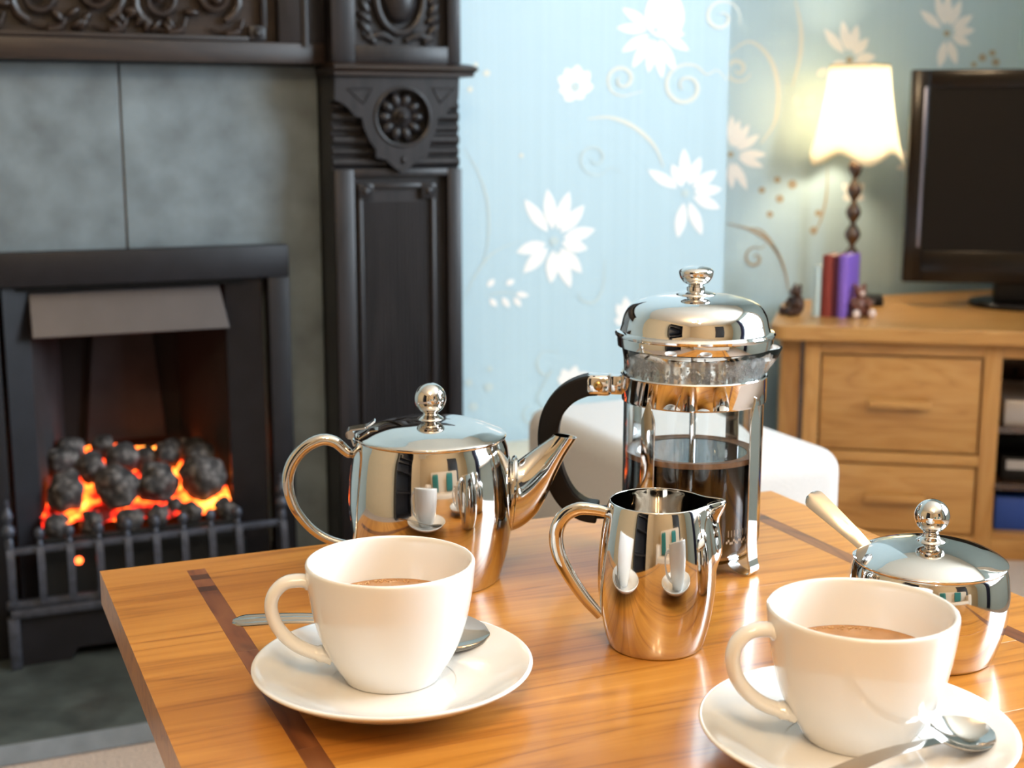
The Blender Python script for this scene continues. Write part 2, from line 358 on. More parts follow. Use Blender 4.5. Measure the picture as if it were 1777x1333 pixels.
# --- wallpaper print: flat, lying on the paper
def petal_poly(a, b, wd, blunt=0.55, n=9):
    ax, ay = a; bx, by = b; dx, dy = bx-ax, by-ay; L = math.hypot(dx, dy) or 1; ux, uy = dx/L, dy/L; px, py = -uy, ux
    left = []; right = []
    for i in range(n+1):
        t = i/n; hw = wd/2*math.sin(PI*t**blunt if t > 0 else 0)**0.75 if 0 < t < 1 else 0
        hw = wd/2*max(0, math.sin(PI*t**.95))**.85
        left.append((ax+dx*t+px*hw, ay+dy*t+py*hw)); right.append((ax+dx*t-px*hw, ay+dy*t-py*hw))
    return left+right[::-1][1:-1]
PRN = [0]
def flat_print(name, polys, mat, wall, Y):
    PRN[0] += 1; lift = 0.0006+0.00002*(PRN[0] % 20); mb = MB()
    for i, poly in enumerate(polys):
        pts = [ony(x, y, Y-lift-0.00001*i) for x, y in poly]; mb.add(pts, [tuple(range(len(pts)))])
    return mb.build(name, mat, wall, smooth=False, recalc=False)
def flower(c, tips, wd, wall, Y, base=0.22, heart=True):
    polys = []
    for tx, ty in tips:
        a = (c[0]+(tx-c[0])*base, c[1]+(ty-c[1])*base); polys.append(petal_poly(a, (tx, ty), wd*.72))
    flat_print('flower_print', polys, 'print_white', wall, Y)
    if heart: flat_print('flower_heart_print', [[(c[0]+wd*.25*math.cos(k*PI/6), c[1]+wd*.25*math.sin(k*PI/6)) for k in range(12)]], 'print_grey' if wall is wall_b else 'print_brown', wall, Y-.0006)
def vine(pts, wd, wall, Y, mat='print_beige'):
    P = crs(pts, 6); polys = []
    N = len(P)
    L = []; Rr = []
    for i, p in enumerate(P):
        q0 = P[max(i-1, 0)]; q1 = P[min(i+1, N-1)]; dx, dy = q1[0]-q0[0], q1[1]-q0[1]; l = math.hypot(dx, dy) or 1
        hw = wd/2*min(1, 0.25+i/N*2, 0.25+(N-1-i)/N*2)
        L.append((p[0]-dy/l*hw, p[1]+dx/l*hw)); Rr.append((p[0]+dy/l*hw, p[1]-dx/l*hw))
    polys = [[L[i], L[i+1], Rr[i+1], Rr[i]] for i in range(N-1)]
    flat_print('vine_print', polys, mat, wall, Y)
def curl(c, r, a0, turns, tail=None):
    out = []
    n = int(abs(turns)*12)
    for i in range(n+1):
        t = i/n; rr = r*(1-t*0.85); a = a0+2*PI*turns*t; out.append((c[0]+rr*math.cos(a), c[1]+rr*math.sin(a)))
    return (tail or [])+out
B, A = wall_b, wall_a
flower((1138, 52), [(1080,14),(1070,48),(1079,90),(1097,118),(1125,126),(1149,136),(1172,124),(1196,88),(1188,60)], 24, B, YW)
flat_print('flower_print', [[(1153+34*math.cos(k*PI/10)*(1-.18*math.sin(k*PI/10)), 22-44*math.sin(k*PI/10)) for k in range(20)]], 'print_white', B, YW-.0005)
flower((998, 152), [(970,158),(968,134),(982,118),(1003,112),(1024,124),(1030,150),(1012,172),(982,176)], 30, B, YW)
flower((962, 418), [(910,346),(950,328),(988,332),(1014,356),(1033,398),(1020,432),(1010,474),(990,500),(956,492),(908,474),(896,438)], 31, B, YW)
flower((1190, 335), [(1124,295),(1166,285),(1187,257),(1216,272),(1244,296),(1253,328),(1250,362),(1218,408),(1176,413)], 27, B, YW)
flower((1090, 560), [(1070,528),(1066,555),(1072,590),(1084,610),(1110,520),(1085,515)], 24, B, YW)
flower((990, 668), [(968,655),(976,640),(1000,634),(1020,646),(1030,668),(1012,690),(975,690)], 24, B, YW)
for cc in (((846,498),(858,484)),((878,494),(893,486)),((850,518),(862,532)),((872,516),(884,534)),((892,516),(904,532)),((895,510),(918,513))):
    flat_print('leaf_print', [petal_poly(cc[0], cc[1], 11)], 'print_white', B, YW)
vine([(840,515),(870,507),(900,510)], 3, B, YW, 'print_grey')
vine([(1020,206),(1060,204),(1100,220),(1135,252),(1152,290)], 7, B, YW)
vine(curl((1190,150), 42, R(330), -1.55, [(1262,140),(1245,122)]), 7, B, YW)
vine(curl((1080,138), 30, R(60), 1.5, [(1115,158)]), 6, B, YW)
vine(curl((1252,30), 34, R(20), -1.4), 6, B, YW)
vine(curl((1032,275), 32, R(30), 1.4, [(1080,300)]), 4, B, YW, 'print_grey')
vine([(806,258),(830,300),(846,350),(848,410),(838,460)], 4, B, YW, 'print_grey')
vine([(805,520),(825,478),(855,440),(900,418)], 4, B, YW, 'print_grey')
vine([(1050,450),(1046,500),(1030,525),(1008,520),(1005,508)], 4, B, YW, 'print_grey')
vine(curl((955,640), 32, R(250), -0.5, [(970,612)])+[(932,690),(945,706)], 4, B, YW, 'print_grey')
vine(curl((925,722), 20, R(260), -1.2), 4, B, YW, 'print_grey')
for x, y, r in ((845,127,6),(816,155,5),(826,112,4),(814,664,7),(848,672,8),(822,706,8),(850,640,5),(905,270,4)):
    flat_print('berry_print', [[(x+r*math.cos(k*PI/5), y+r*math.sin(k*PI/5)) for k in range(10)]], 'print_beige' if y < 300 else 'print_grey', B, YW)
# alcove
flower((1268, 268), [(1270,200),(1283,208),(1300,216),(1318,234),(1330,268),(1325,290),(1296,330),(1270,328)], 21, A, YA)
flower((1474, 104), [(1430,50),(1462,36),(1488,42),(1507,66),(1520,98),(1500,125),(1440,120)], 24, A, YA)
flower((1643, 58), [(1597,18),(1625,-8),(1645,-12),(1668,0),(1688,26),(1692,52),(1684,78),(1660,112),(1630,118)], 22, A, YA)
flower((1480, 338), [(1462,318),(1500,318),(1463,345),(1500,345)], 20, A, YA, heart=False)
flower((1590, 285), [(1560,260),(1555,292),(1570,305),(1610,260)], 18, A, YA, heart=False)
for cc in (((1384,185),(1381,165)),((1398,182),(1413,166)),((1386,190),(1392,204)),((1400,192),(1410,204)),((1418,130),(1436,120))):
    flat_print('leaf_print', [petal_poly(cc[0], cc[1], 13)], 'print_white', A, YA)
vine([(1262,388),(1300,398),(1335,420),(1358,458),(1370,510)], 6, A, YA, 'print_brown')
vine([(1290,396),(1320,400),(1345,430),(1362,475)], 4, A, YA, 'print_brown')
vine(curl((1310,448), 20, R(300), -1.2, [(1328,425)]), 5, A, YA, 'print_brown')
vine([(1262,95),(1300,72),(1335,100),(1350,150),(1345,210),(1320,250)], 7, A, YA)
vine(curl((1280,120), 24, R(20), 1.4), 7, A, YA)
vine([(1380,0),(1390,50),(1388,100),(1375,150)], 7, A, YA)
vine([(1436,290),(1434,340),(1425,380),(1412,410)], 4, A, YA, 'print_brown')
for x, y, r in ((1322,330,6),(1349,312,6),(1375,320,8),(1353,345,7),(1336,372,6),(1420,370,6),(1412,400,7),(1705,100,7),(1722,92,6),(1728,108,7),(1690,112,5)):
    flat_print('berry_print', [[(x+r*math.cos(k*PI/5), y+r*math.sin(k*PI/5)) for k in range(10)]], 'print_brown', A, YA)

# ------------------------------------------------------------------ fireplace: slate, surround, fire, hearth
YS, YF, YP, YZ = 2.085, 2.055, 2.005, 2.035       # slate face, fire frame face, pilaster face, frieze face
h = thing('hearth_slab', 'dark grey-green slate hearth slab in front of the fire', 'hearth', (.2, 1.93, 0))
MB().bbox(-.62, 1.0, 1.757, YW, 0, .031, .003).build('slab', 'hearth', h, world=True)
MB().box(-.618, .998, 1.7555, 1.7575, .002, .0285).build('edge_facing', 'hearth_edge', h, world=True)
sl = thing('slate_panel', 'pale grey slate panels around the inset fire', 'fireplace panel', (.2, YS, .031))
for a_, b_, c_, d_ in ((-.02, .565, .612, .894), (.49, .565, .031, .612), (-.02, .055, .031, .612)): MB().box(a_, b_, YS+.012, YW-.0005, c_, d_).build('bedding', 'grout', sl, world=True)
sl_in = (.53, .62)
def slab_piece(poly): MB().prism(poly, YS, YS+.0125).build('slate', 'slate', sl, world=True, bevel=.0012)
slab_piece([(.2745, .612), (.49, .612), (.49, .032), (.5665, .032), (.5665, .8945), (.2745, .8945)])
slab_piece([(.2715, .612), (.055, .612), (.055, .032), (-.04, .032), (-.04, .8945), (.2715, .8945)])

su = thing('fireplace_surround', 'dark carved wooden fire surround with rosette pilaster and scrolled frieze', 'fire surround', (.2, YP, .031))
S = dict(parent=su, world=True)
PX0, PX1 = .568, .771
MB().box(PX0, PX1, YP+.016, YW, .031, 1.14).build('pilaster', 'darkwood', **S)
pm = (PX0+PX1)/2+.005
# plinth
MB().bbox(PX0-.012, PX1+.012, YP-.012, YP+.05, .031, .16, .004).build('plinth', 'darkwood', **S)
# lower panel frame: two stiles and two rails around a recess
for x0, x1, z0, z1 in ((PX0, .598, .16, .742), (.748, PX1, .16, .742), (.598, .748, .731, .742), (.598, .748, .16, .20)):
    MB().bbox(x0, x1, YP, YP+.02, z0, z1, .0015).build('panel_frame', 'darkwood', **S)
for x0, x1, z0, z1 in ((.606, .613, .2, .703), (.723, .730, .2, .703), (.628, .708, .712, .720)):
    MB().bbox(x0, x1, YP+.008, YP+.017, z0, z1, .002).build('moulding', 'darkwood', **S)
for xx in (.618, .719):
    c = MB().bbox(xx-.012, xx+.012, YP+.007, YP+.017, .696, .720, .002).build('corner_block', 'darkwood', **S)
    MB().ell((xx, YP+.007, .708), (.0075, .004, .0075)).tube([(xx+.010*math.cos(a*PI/8), YP+.007, .708+.010*math.sin(a*PI/8)) for a in range(16)], .0014, 6, closed=True).build('corner_rosette', 'darkwood', c, world=False).location = (-su.location.x, -su.location.y, -su.location.z)
for k in range(17):
    x = .6185+k*(.099/16)
    MB().tube([(x, YP+.0165, .20), (x, YP+.0165, .692)], .0027, 6).build('reed', 'darkwood', **S)
# fluted band behind the shield
for k, z in enumerate((.752, .768, .785, .803, .820, .836)):
    MB().tube([(PX0+.001, YP+.014, z), (PX1-.001, YP+.014, z)], .0055 if k % 2 else .008, 10).build('fluted_band', 'darkwood', **S)
# shield with the round boss
def cpx(x, y, Y=YP): p = ony(500+x/2.9625, y/2.9625, Y); return (p.x, p.z)
sh = [(228,398),(228,515),(262,528),(302,558),(332,598),(368,606),(380,660),(408,722),(440,768),(440,810),(490,820),(530,858),(575,888),(618,858),(655,820),(705,806),(712,748),(742,690),(758,606),(792,592),(822,552),(862,515),(866,398)]
shp = [cpx(*p) for p in sh]
rc = cpx(577, 602); rr = .0405
ang = lambda p: math.atan2(p[1]-rc[1], p[0]-rc[0])
shield = MB(); n = 72
def hit(a):     # where a ray from the boss centre leaves the outline
    best = None
    for i in range(len(shp)):
        (x1, z1), (x2, z2) = shp[i], shp[(i+1) % len(shp)]
        dx, dz = math.cos(a), math.sin(a); ex, ez = x2-x1, z2-z1; den = dx*ez-dz*ex
        if abs(den) < 1e-9: continue
        t = ((x1-rc[0])*ez-(z1-rc[1])*ex)/den; s_ = ((x1-rc[0])*dz-(z1-rc[1])*dx)/den
        if t > 0 and -1e-6 <= s_ <= 1.000001: best = t if best is None else min(best, t) if t > rr else best
    return best or rr*1.4
angs = sorted([2*PI*k/n-PI for k in range(n)]+[ang(p) for p in shp])
vs = []; fs = []
for a in angs:
    t = max(hit(a), rr*1.02)
    vs += [(rc[0]+rr*math.cos(a), YP-.012, rc[1]+rr*math.sin(a)), (rc[0]+t*math.cos(a), YP-.012, rc[1]+t*math.sin(a)), (rc[0]+t*math.cos(a), YP+.016, rc[1]+t*math.sin(a)), (rc[0]+rr*math.cos(a), YP+.006, rc[1]+rr*math.sin(a))]
L = len(angs)
for i in range(L):
    j = (i+1) % L
    for k in range(3): fs.append((i*4+k, j*4+k, j*4+k+1, i*4+k+1))
    fs.append((i*4+3, j*4+3, j*4, i*4))
shield.add(vs, fs)
sho = shield.build('shield', 'darkwood', **S, angle=25)
def under(mb, name, mat, par):
    o = mb.build(name, mat, par); o.location = -su.location; return o
under(MB().tube([(rc[0]+.043*math.cos(a*PI/20), YP-.012, rc[1]+.043*math.sin(a*PI/20)) for a in range(40)], .0028, 8, closed=True), 'shield_ring', 'darkwood', sho)
boss = MB().add([(rc[0]+.041*math.cos(a*PI/24), YP+.006, rc[1]+.041*math.sin(a*PI/24)) for a in range(48)], [tuple(range(48))])
bo = boss.build('roundel', 'darkwood', **S)
for k in range(10):
    a = 2*PI*k/10; rot = Matrix.Rotation(-a, 3, 'Y')
    under(MB().ell((rc[0]+.0255*math.cos(a), YP+.001, rc[1]+.0255*math.sin(a)), (.0130, .0095, .0085), rot, 10, 6), 'rosette_petal', 'darkwood', bo)
dome = MB()
for i, (r, y) in enumerate(((.019, .004), (.0165, -.008), (.0125, -.0125), (.0118, -.010), (.0095, -.0165), (.005, -.019))): pass
dome.ell((rc[0], YP+.001, rc[1]), (.0185, .011, .0185)); dome.ell((rc[0], YP-.010, rc[1]), (.0105, .009, .0105)); dome.ell((rc[0], YP-.018, rc[1]), (.0045, .0045, .0045))
under(dome, 'rosette_boss', 'darkwood', bo)
for tri in (((292,458),(420,455),(378,532)), ((730,455),(842,455),(770,530))):
    pts = [Vector((cpx(*p)[0], YP-.0125, cpx(*p)[1])) for p in tri]; P = []
    for i in range(3): P += [pts[i], (pts[i]+pts[(i+1) % 3])/2]
    under(MB().tube(P, .0016, 6, closed=True), 'spandrel_bead', 'darkwood', sho)
under(MB().ell((rc[0], YP-.012, .755), (.004, .004, .006)), 'shield_bead', 'darkwood', sho)
# cornice
prof = [(-.022, .879), (-.022, .884), (-.030, .889), (-.028, .893), (-.016, .897), (-.004, .899)]
cb = MB()
for (y0, z0), (y1, z1) in zip(prof, prof[1:]):
    ov0, ov1 = -y0*.55, -y1*.55
    cb.add([(PX0-ov0*.3, YP+y0, z0), (PX1+ov0, YP+y0, z0), (PX1+ov1, YP+y1, z1), (PX0-ov1*.3, YP+y1, z1)], [(0,1,2,3)])
    cb.add([(PX1+ov0, YP+y0, z0), (PX1+ov0, YW, z0), (PX1+ov1, YW, z1), (PX1+ov1, YP+y1, z1)], [(0,1,2,3)])
    cb.add([(PX0-ov0*.3, YP+y0, z0), (PX0-ov0*.3, YW, z0), (PX0-ov1*.3, YW, z1), (PX0-ov1*.3, YP+y1, z1)], [(0,1,2,3)])
cb.add([(PX0-.004, YP-.022, .879), (PX1+.012, YP-.022, .879), (PX1+.012, YW, .879), (PX0-.004, YW, .879)], [(0,1,2,3)])
cb.add([(PX0-.001, YP-.004, .899), (PX1+.002, YP-.004, .899), (PX1+.002, YW, .899), (PX0-.001, YW, .899)], [(0,1,2,3)])
cb.build('cornice', 'darkwood_h', **S)
# upper block with the oval cartouche
for x0, x1, z0, z1 in ((PX0, .604, .899, 1.14), (.750, PX1, .899, 1.14), (.604, .750, .899, .924), (.604, .750, 1.10, 1.14)):
    MB().bbox(x0, x1, YP, YP+.02, z0, z1, .002).build('upper_frame', 'darkwood', **S)
ca = MB().ell((.677, YP+.010, .997), (.027, .016, .041)).build('cartouche', 'darkwood', **S)
under(MB().tube([(.677+.037*math.cos(a*PI/20), YP+.010, .997+.054*math.sin(a*PI/20)) for a in range(40)], .0055, 8, closed=True), 'cartouche_ring', 'darkwood', ca)
for s in (-1, 1):
    for k in range(9):
        z = .935+k*.015; rot = Matrix.Rotation(s*(.5+.25*(k % 3)), 3, 'Y')
        under(MB().ell((.677+s*(.054-.010*(k in (0, 8))), YP+.014, z), (.0065, .006, .014), rot, 8, 6), 'carved_leaf', 'darkwood', ca)
    under(MB().tube(cr([(.677+s*.010, YP+.013, .932), (.677+s*.030, YP+.012, .940), (.677+s*.048, YP+.012, .934), (.677+s*.058, YP+.013, .942)], 5), [.005]*3+[.006]*5+[.004]*5+[.002]*3, 8), 'carved_leaf', 'darkwood', ca)
# frieze: bottom rail, right stile, carved panel
FR0 = -.35
MB().box(FR0, PX0, YZ+.022, YW, .896, 1.14).build('frieze', 'darkwood_h', **S)
MB().bbox(FR0, PX0-.002, YZ, YZ+.025, .896, .926, .002).build('frieze_rail', 'darkwood_h', **S)
MB().bbox(.497, PX0-.002, YZ, YZ+.025, .926, 1.14, .002).build('frieze_stile', 'darkwood', **S)
MB().tube([(.5365, YZ, .921), (.5365, YZ, 1.12)], .006, 10, flat=.6).build('stile_flute', 'darkwood', **S)
MB().tube([(FR0, YZ+.003, .9215), (.493, YZ+.003, .9215)], .003, 8).build('frieze_moulding', 'darkwood_h', **S)
MB().bbox(.474, .482, YZ+.008, YZ+.023, .945, 1.12, .002).build('moulding', 'darkwood', **S)
MB().bbox(FR0, .455, YZ+.008, YZ+.023, .927, .934, .002).build('moulding', 'darkwood_h', **S)
cbk = MB().bbox(.456, .480, YZ+.008, YZ+.023, .928, .950, .002).build('corner_block', 'darkwood', **S)
under(MB().ell((.468, YZ+.008, .939), (.007, .005, .007)), 'corner_rosette', 'darkwood', cbk)
def spiral(cx_, cz, r, a0, turns, rad, y=YZ+.014):
    P = []; rd = []; n = int(abs(turns)*14)
    for i in range(n+1):
        t = i/n; q = r*(1-.82*t); a = a0+2*PI*turns*t; P.append((cx_+q*math.cos(a), y-.006*t, cz+q*math.sin(a))); rd.append(rad*(1-.35*t))
    return P, rd
x = .445; s = 1
while x > -.12:
    P, rd = spiral(x-.035, .985+s*.004, .036, R(-70 if s > 0 else -110), s*1.6, .0065)
    sc_o = MB().tube(P, rd, 8).build('carved_scroll', 'darkwood_h', **S)
    for k in range(9):
        a = random.uniform(0, 2*PI); q = random.uniform(.036, .048); rot = Matrix.Rotation(-a+random.uniform(-.6, .6), 3, 'Y')
        under(MB().ell((x-.035+q*math.cos(a), YZ+.014, max(.943, .985+q*math.sin(a))), (.013, .007, .0055), rot, 8, 6), 'carved_leaf', 'darkwood_h', sc_o)
    under(MB().ell((x-.035, YZ+.008, .985), (.009, .008, .009)), 'carved_bud', 'darkwood_h', sc_o)
    under(MB().tube(cr([(x+.004, YZ+.016, .958), (x-.004, YZ+.012, .942), (x-.022, YZ+.012, .938), (x-.045, YZ+.016, .944)], 5), [.003]*5+[.006]*6+[.002]*5, 8), 'carved_leaf', 'darkwood_h', sc_o)
    x -= .082; s = -s
MB().bbox(FR0, PX1+.06, YP-.06, YW, 1.14, 1.175, .006).build('mantel_shelf', 'darkwood_h', **S)

# --- inset fire
fi = thing('inset_fire', 'black metal inset coal-effect fire with grey hood', 'fireplace', (.28, YF, .031))
F_ = dict(parent=fi, world=True)
OX0, OX1 = .052, .507
for x0, x1, z0, z1 in ((OX0, OX1, .580, .629), (.474, OX1, .031, .580), (OX0, .086, .031, .580)):
    MB().bbox(x0, x1, YF, YF+.03, z0, z1, .002).build('outer_frame', 'blackmetal', **F_)
for x0, x1, sgn in ((.414, .466, 1), (.094, .130, -1)):
    f = MB()
    ya, yb = (YF+.030, YF+.010) if sgn > 0 else (YF+.010, YF+.030)
    f.add([(x0, ya, .05), (x1, yb, .05), (x1, yb, .578), (x0, ya, .578), (x0, ya+.05, .05), (x1, yb+.02, .05), (x1, yb+.02, .578), (x0, ya+.05, .578)],
          [(0,1,2,3), (4,5,6,7), (0,3,7,4), (1,2,6,5), (2,3,7,6), (0,1,5,4)])
    f.build('inner_flange', 'greymetal' if False else 'blackmetal', **F_)
hd = MB(); hz0, hz1 = .506, .569
hd.add([(.131, YF+.028, hz1), (.405, YF+.028, hz1), (.414, YF+.002, hz0), (.131, YF+.002, hz0), (.131, YF+.05, hz1), (.405, YF+.05, hz1), (.414, YF+.012, hz0-.002), (.131, YF+.012, hz0-.002)],
       [(0,1,2,3), (4,5,6,7), (0,1,5,4), (2,3,7,6), (1,2,6,5), (0,3,7,4)])
hd.build('hood', 'greymetal', **F_, bevel=.001)
MB().box(.12, .42, YF+.22, YF+.235, .05, .58).build('fireback', 'firebox_black', **F_)
MB().add([(.13, YF+.03, .05), (.185, YF+.22, .05), (.185, YF+.22, .57), (.13, YF+.03, .57)], [(0,1,2,3)]).build('side_cheek', 'cheek', **F_)  # lit cheek: the light on it is put into a paler colour
MB().add([(.414, YF+.04, .05), (.370, YF+.22, .05), (.370, YF+.22, .57), (.414, YF+.04, .57)], [(0,1,2,3)]).build('side_cheek', 'firebox_black', **F_)  # shaded cheek: its shade is put into a darker colour
MB().prism([(.215, .30), (.345, .30), (.325, .55), (.240, .55)], YF+.205, YF+.221).build('ceramic_back', 'cheek', **F_, bevel=.004)
MB().box(.095, .47, YF+.02, YF+.22, .572, .578).build('chamber_top', 'firebox_black', **F_)
MB().box(.12, .43, YF+.015, YF+.22, .031, .17).build('burner_tray', 'firebox_black', **F_)
eb = MB(); nx, ny = 34, 16; vs = []
for j in range(ny+1):
    for i in range(nx+1):
        X = .128+(.410-.128)*i/nx; t = j/ny; Yv = YF+.004+.175*t
        vs.append((X, Yv, .224+.074*t+.012*noise.noise(Vector((X*40, Yv*40, 3)))))
eb.add(vs, [(j*(nx+1)+i, j*(nx+1)+i+1, (j+1)*(nx+1)+i+1, (j+1)*(nx+1)+i) for j in range(ny) for i in range(nx)])
e = eb.build('ember_bed', 'ember', **F_)
MB().box(.122, .416, YF-.008, YF+.004, .05, .209).build('tray_front', 'firebox_black', **F_)
g = ony(137, 973, YF-.009); MB().ell((g.x, YF-.0085, g.z), (.006, .002, .006)).build('pilot_glow', 'glow_dot', **F_)
def coal(loc, r, label, seed, fl=(1, .85, .9)):
    bm = bmesh.new(); bmesh.ops.create_icosphere(bm, subdivisions=3, radius=1)
    off = Vector((seed*7.1, seed*3.3, seed*1.7))
    for v in bm.verts:
        d = v.co.normalized(); k = 1+.30*noise.noise(d*1.5+off)+.12*noise.noise(d*4+off)
        c = max(abs(d.x), abs(d.y), abs(d.z)); k *= 1+.22*(0.8-c)
        v.co = Vector((d.x*fl[0], d.y*fl[1], d.z*fl[2]))*(k*r)
    bmesh.ops.rotate(bm, verts=bm.verts[:], cent=(0,0,0), matrix=Matrix.Rotation(seed*1.3, 3, 'Z') @ Matrix.Rotation(seed*.4 % .6-.3, 3, 'X'))
    o = MB().frombm(bm).build('coal', 'coal', angle=60); o.location = loc
    return tag(o, label, 'coal', 'coals in the grate')
c1 = 'large ashy grey coal in the middle of the glowing fire'
c2 = 'small dark coal lying right behind the grate bars'
c3 = 'dim coal at the back of the fire bed'
sd = 1
for px, py, Y, r, lb in ((115,852,2.095,.031,c1),(200,845,2.095,.0325,c1),(273,838,2.10,.033,c1),(352,828,2.10,.035,c1),(345,795,2.135,.024,c1),
                         (158,812,2.145,.028,c3),(212,795,2.165,.026,c3),(292,788,2.165,.026,c3),(255,800,2.175,.024,c3),(108,800,2.155,.026,c3),(385,850,2.13,.022,c3),(120,778,2.19,.022,c3),(180,776,2.20,.022,c3),(330,782,2.19,.024,c3),
                         (98,913,2.066,.020,c2),(160,909,2.066,.021,c2),(224,903,2.066,.0215,c2),(274,897,2.066,.021,c2),(330,889,2.066,.019,c2),(303,880,2.08,.015,c2),(390,884,2.066,.020,c2)):
    p = ony(px, py, Y); coal(p, r*(1.08 if lb == c1 else 1.0), lb, sd, (1, .8, .95)); sd += 1
# --- fret
fr = thing('fire_grate', 'grey cast-iron fret with upright bars and ball finials before the coals', 'grate', (.28, 2.01, .031))
G = dict(parent=fr, world=True); YG = 2.010
MB().bbox(.075, .474, YG-.005, YG+.006, .203, .213, .002).build('top_rail', 'castiron', **G)
MB().bbox(.070, .478, YG-.004, YG+.006, .122, .134, .002).build('bottom_rail', 'castiron', **G)
for k in range(10):
    xb = .120+(k-1)*.0407 if k else .079
    if k == 9: xb = .4735
    bar = MB().ribbon(cr([(xb, YG-.006, .212), (xb, YG-.011, .195), (xb, YG-.013, .165), (xb, YG-.008, .130)], 5), (1, 0, 0), .010, .006).build('bar', 'castiron', **G)
    if k in (0, 9):
        f = MB().lathe([(0, .0), (.006, .0), (.006, .012), (.004, .016), (.009, .022), (.010, .028), (.007, .034), (.004, .037), (.007, .044), (.008, .049), (.005, .056), (.002, .064), (.0035, .069), (0, .074)], 14, loc=(xb, YG, .212))
    else:
        f = MB().lathe([(0, 0), (.0045, 0), (.0045, .006), (.003, .009), (.006, .013), (.0078, .019), (.006, .025), (.002, .028), (0, .029)], 14, loc=(xb, YG, .212))
    o = f.build('finial', 'castiron', bar); o.location = -fr.location
ash = thing('ash_pan_cover', 'black metal ash-pan front under the grate', 'ash pan', (.28, 2.03, .031))
AS = dict(parent=ash, world=True)
MB().bbox(.075, .470, 2.005, 2.040, .108, .121, .002).build('top_ledge', 'castiron', **AS)
MB().prism([(.075, .108), (.075, .031), (.155, .031), (.165, .048), (.38, .048), (.39, .031), (.470, .031), (.470, .108)], 2.020, 2.034).build('front_plate', 'blackmetal', **AS, bevel=.001)
for xx in (.078, .462): MB().bbox(xx-.008, xx+.008, 2.008, 2.022, .031, .108, .002).build('foot', 'castiron', **AS)

# ------------------------------------------------------------------ low cream stool and white ottoman
st = thing('low_stool', 'low cream painted stool standing between fire surround and ottoman', 'stool', (.93, 2.0, 0))
MB().bbox(.81, 1.06, 1.90, 2.095, .262, .280, .004).build('seat', 'cream', st, world=True)
for sx in (.835, 1.035):
    for sy in (1.925, 2.07): MB().tube([(sx, sy, .262), (sx, sy, 0)], [.014, .010], 12).build('leg', 'unit_v', st, world=True)
ot = thing('ottoman', 'white linen upholstered ottoman behind the table', 'ottoman', (.868, 1.50, 0))
ob = MB().bbox(-.128, .122, -.20, .20, .05, .428, .030, 6)
o = ob.build('upholstery', 'linen', ot, angle=80)
tx = bpy.data.textures.new('soft', 'CLOUDS'); tx.noise_scale = .12
MB().tube([(x*.124-.003, y*.197, .345) for x, y in ((-1,-.8),(-.93,-.96),(-.75,-1),(.75,-1),(.93,-.96),(1,-.8),(1,.8),(.93,.96),(.75,1),(-.75,1),(-.93,.96),(-1,.8))], .004, 8, closed=True).build('piping', 'linen', ot)
for sx in (-.11, .11):
    for sy in (-.16, .16): MB().tube([(sx, sy, .055), (sx, sy, 0)], [.018, .014], 12).build('foot', 'lampwood', ot)

# ------------------------------------------------------------------ corner TV unit (local x along its front, y to the back)
UA = R(33.5); U0 = Vector((1.444, 2.152, 0))
un = thing('tv_unit', 'pale oak corner television unit with two drawers and an open shelf bay', 'cabinet', U0, -UA)
def l2w(x, y, z=0): return U0+Vector((x*math.cos(UA)+y*math.sin(UA), -x*math.sin(UA)+y*math.cos(UA), z))
TOPZ = .44
back = lambda x: (2.462-U0.y+x*math.sin(UA))/math.cos(UA)     # the back edge follows the alcove wall
XE = .92
xr = lambda y: ((WALL_X-.03)-U0.x-y*math.sin(UA))/math.cos(UA)
def plan(x0, y0, cut=0.0, rad=.03):
    xcorn = None
    pts = []
    # front-left rounded
    for k in range(7): a = PI+k*(PI/2)/6; pts.append((x0+rad+rad*math.cos(a), y0+rad+rad*math.sin(a)))
    pts.append((xr(y0)-cut, y0))
    # right wall / alcove wall meeting corner
    wx, wy = WALL_X-.03-cut, 2.462-cut
    dx, dy = wx-U0.x, wy-U0.y; pts.append((dx*math.cos(UA)-dy*math.sin(UA), dx*math.sin(UA)+dy*math.cos(UA)))
    xb = x0+.023; yb = back(xb)-cut*1.2
    pts.append((xb+.05, back(xb+.05)-cut*1.2))
    for k in range(1, 5): t = k/4; pts.append((xb+.05*(1-t)**2*1.0, back(xb+.05*(1-t))-cut*1.2-.05*t*t))
    return pts
MB().prism(plan(0, 0), .412, TOPZ, axis='z').build('top', 'unit', un, bevel=.003)
MB().prism(plan(.045, .045, .02, .004), .02, .045, axis='z').build('bottom_board', 'unit', un)
yf = .025
MB().bbox(.022, .060, .050, .36, 0, .412, .003).build('side_panel', 'unit_v', un)
MB().box(.058, .070, .050, .30, 0, .410).build('gap_shade_strip', 'lampwood', un)  # dark strip filling the gap, standing in for its shade
MB().bbox(.066, .095, yf, yf+.03, 0, .412, .0015).build('stile', 'unit_v', un)
MB().bbox(.391, .423, yf, yf+.03, 0, .412, .0015).build('stile', 'unit_v', un)
MB().bbox(.095, .391, yf+.001, yf+.03, .386, .412, .0015).build('rail', 'unit', un)
MB().bbox(.095, .391, yf+.001, yf+.03, .178, .199, .0015).build('rail', 'unit', un)
MB().bbox(.095, .391, yf+.001, yf+.03, 0, .042, .0015).build('rail', 'unit', un)
MB().bbox(.423, .82, yf+.001, yf+.03, 0, .040, .0015).build('rail', 'unit', un)
MB().bbox(.423, .82, yf+.001, yf+.03, .386, .412, .0015).build('rail', 'unit', un)
MB().box(.403, .420, yf+.03, .42, .02, .412).build('partition', 'unit_v', un)
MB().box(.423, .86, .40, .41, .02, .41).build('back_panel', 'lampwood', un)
MB().box(.420, .84, .06, .40, .238, .250).build('shelf', 'lampwood', un)
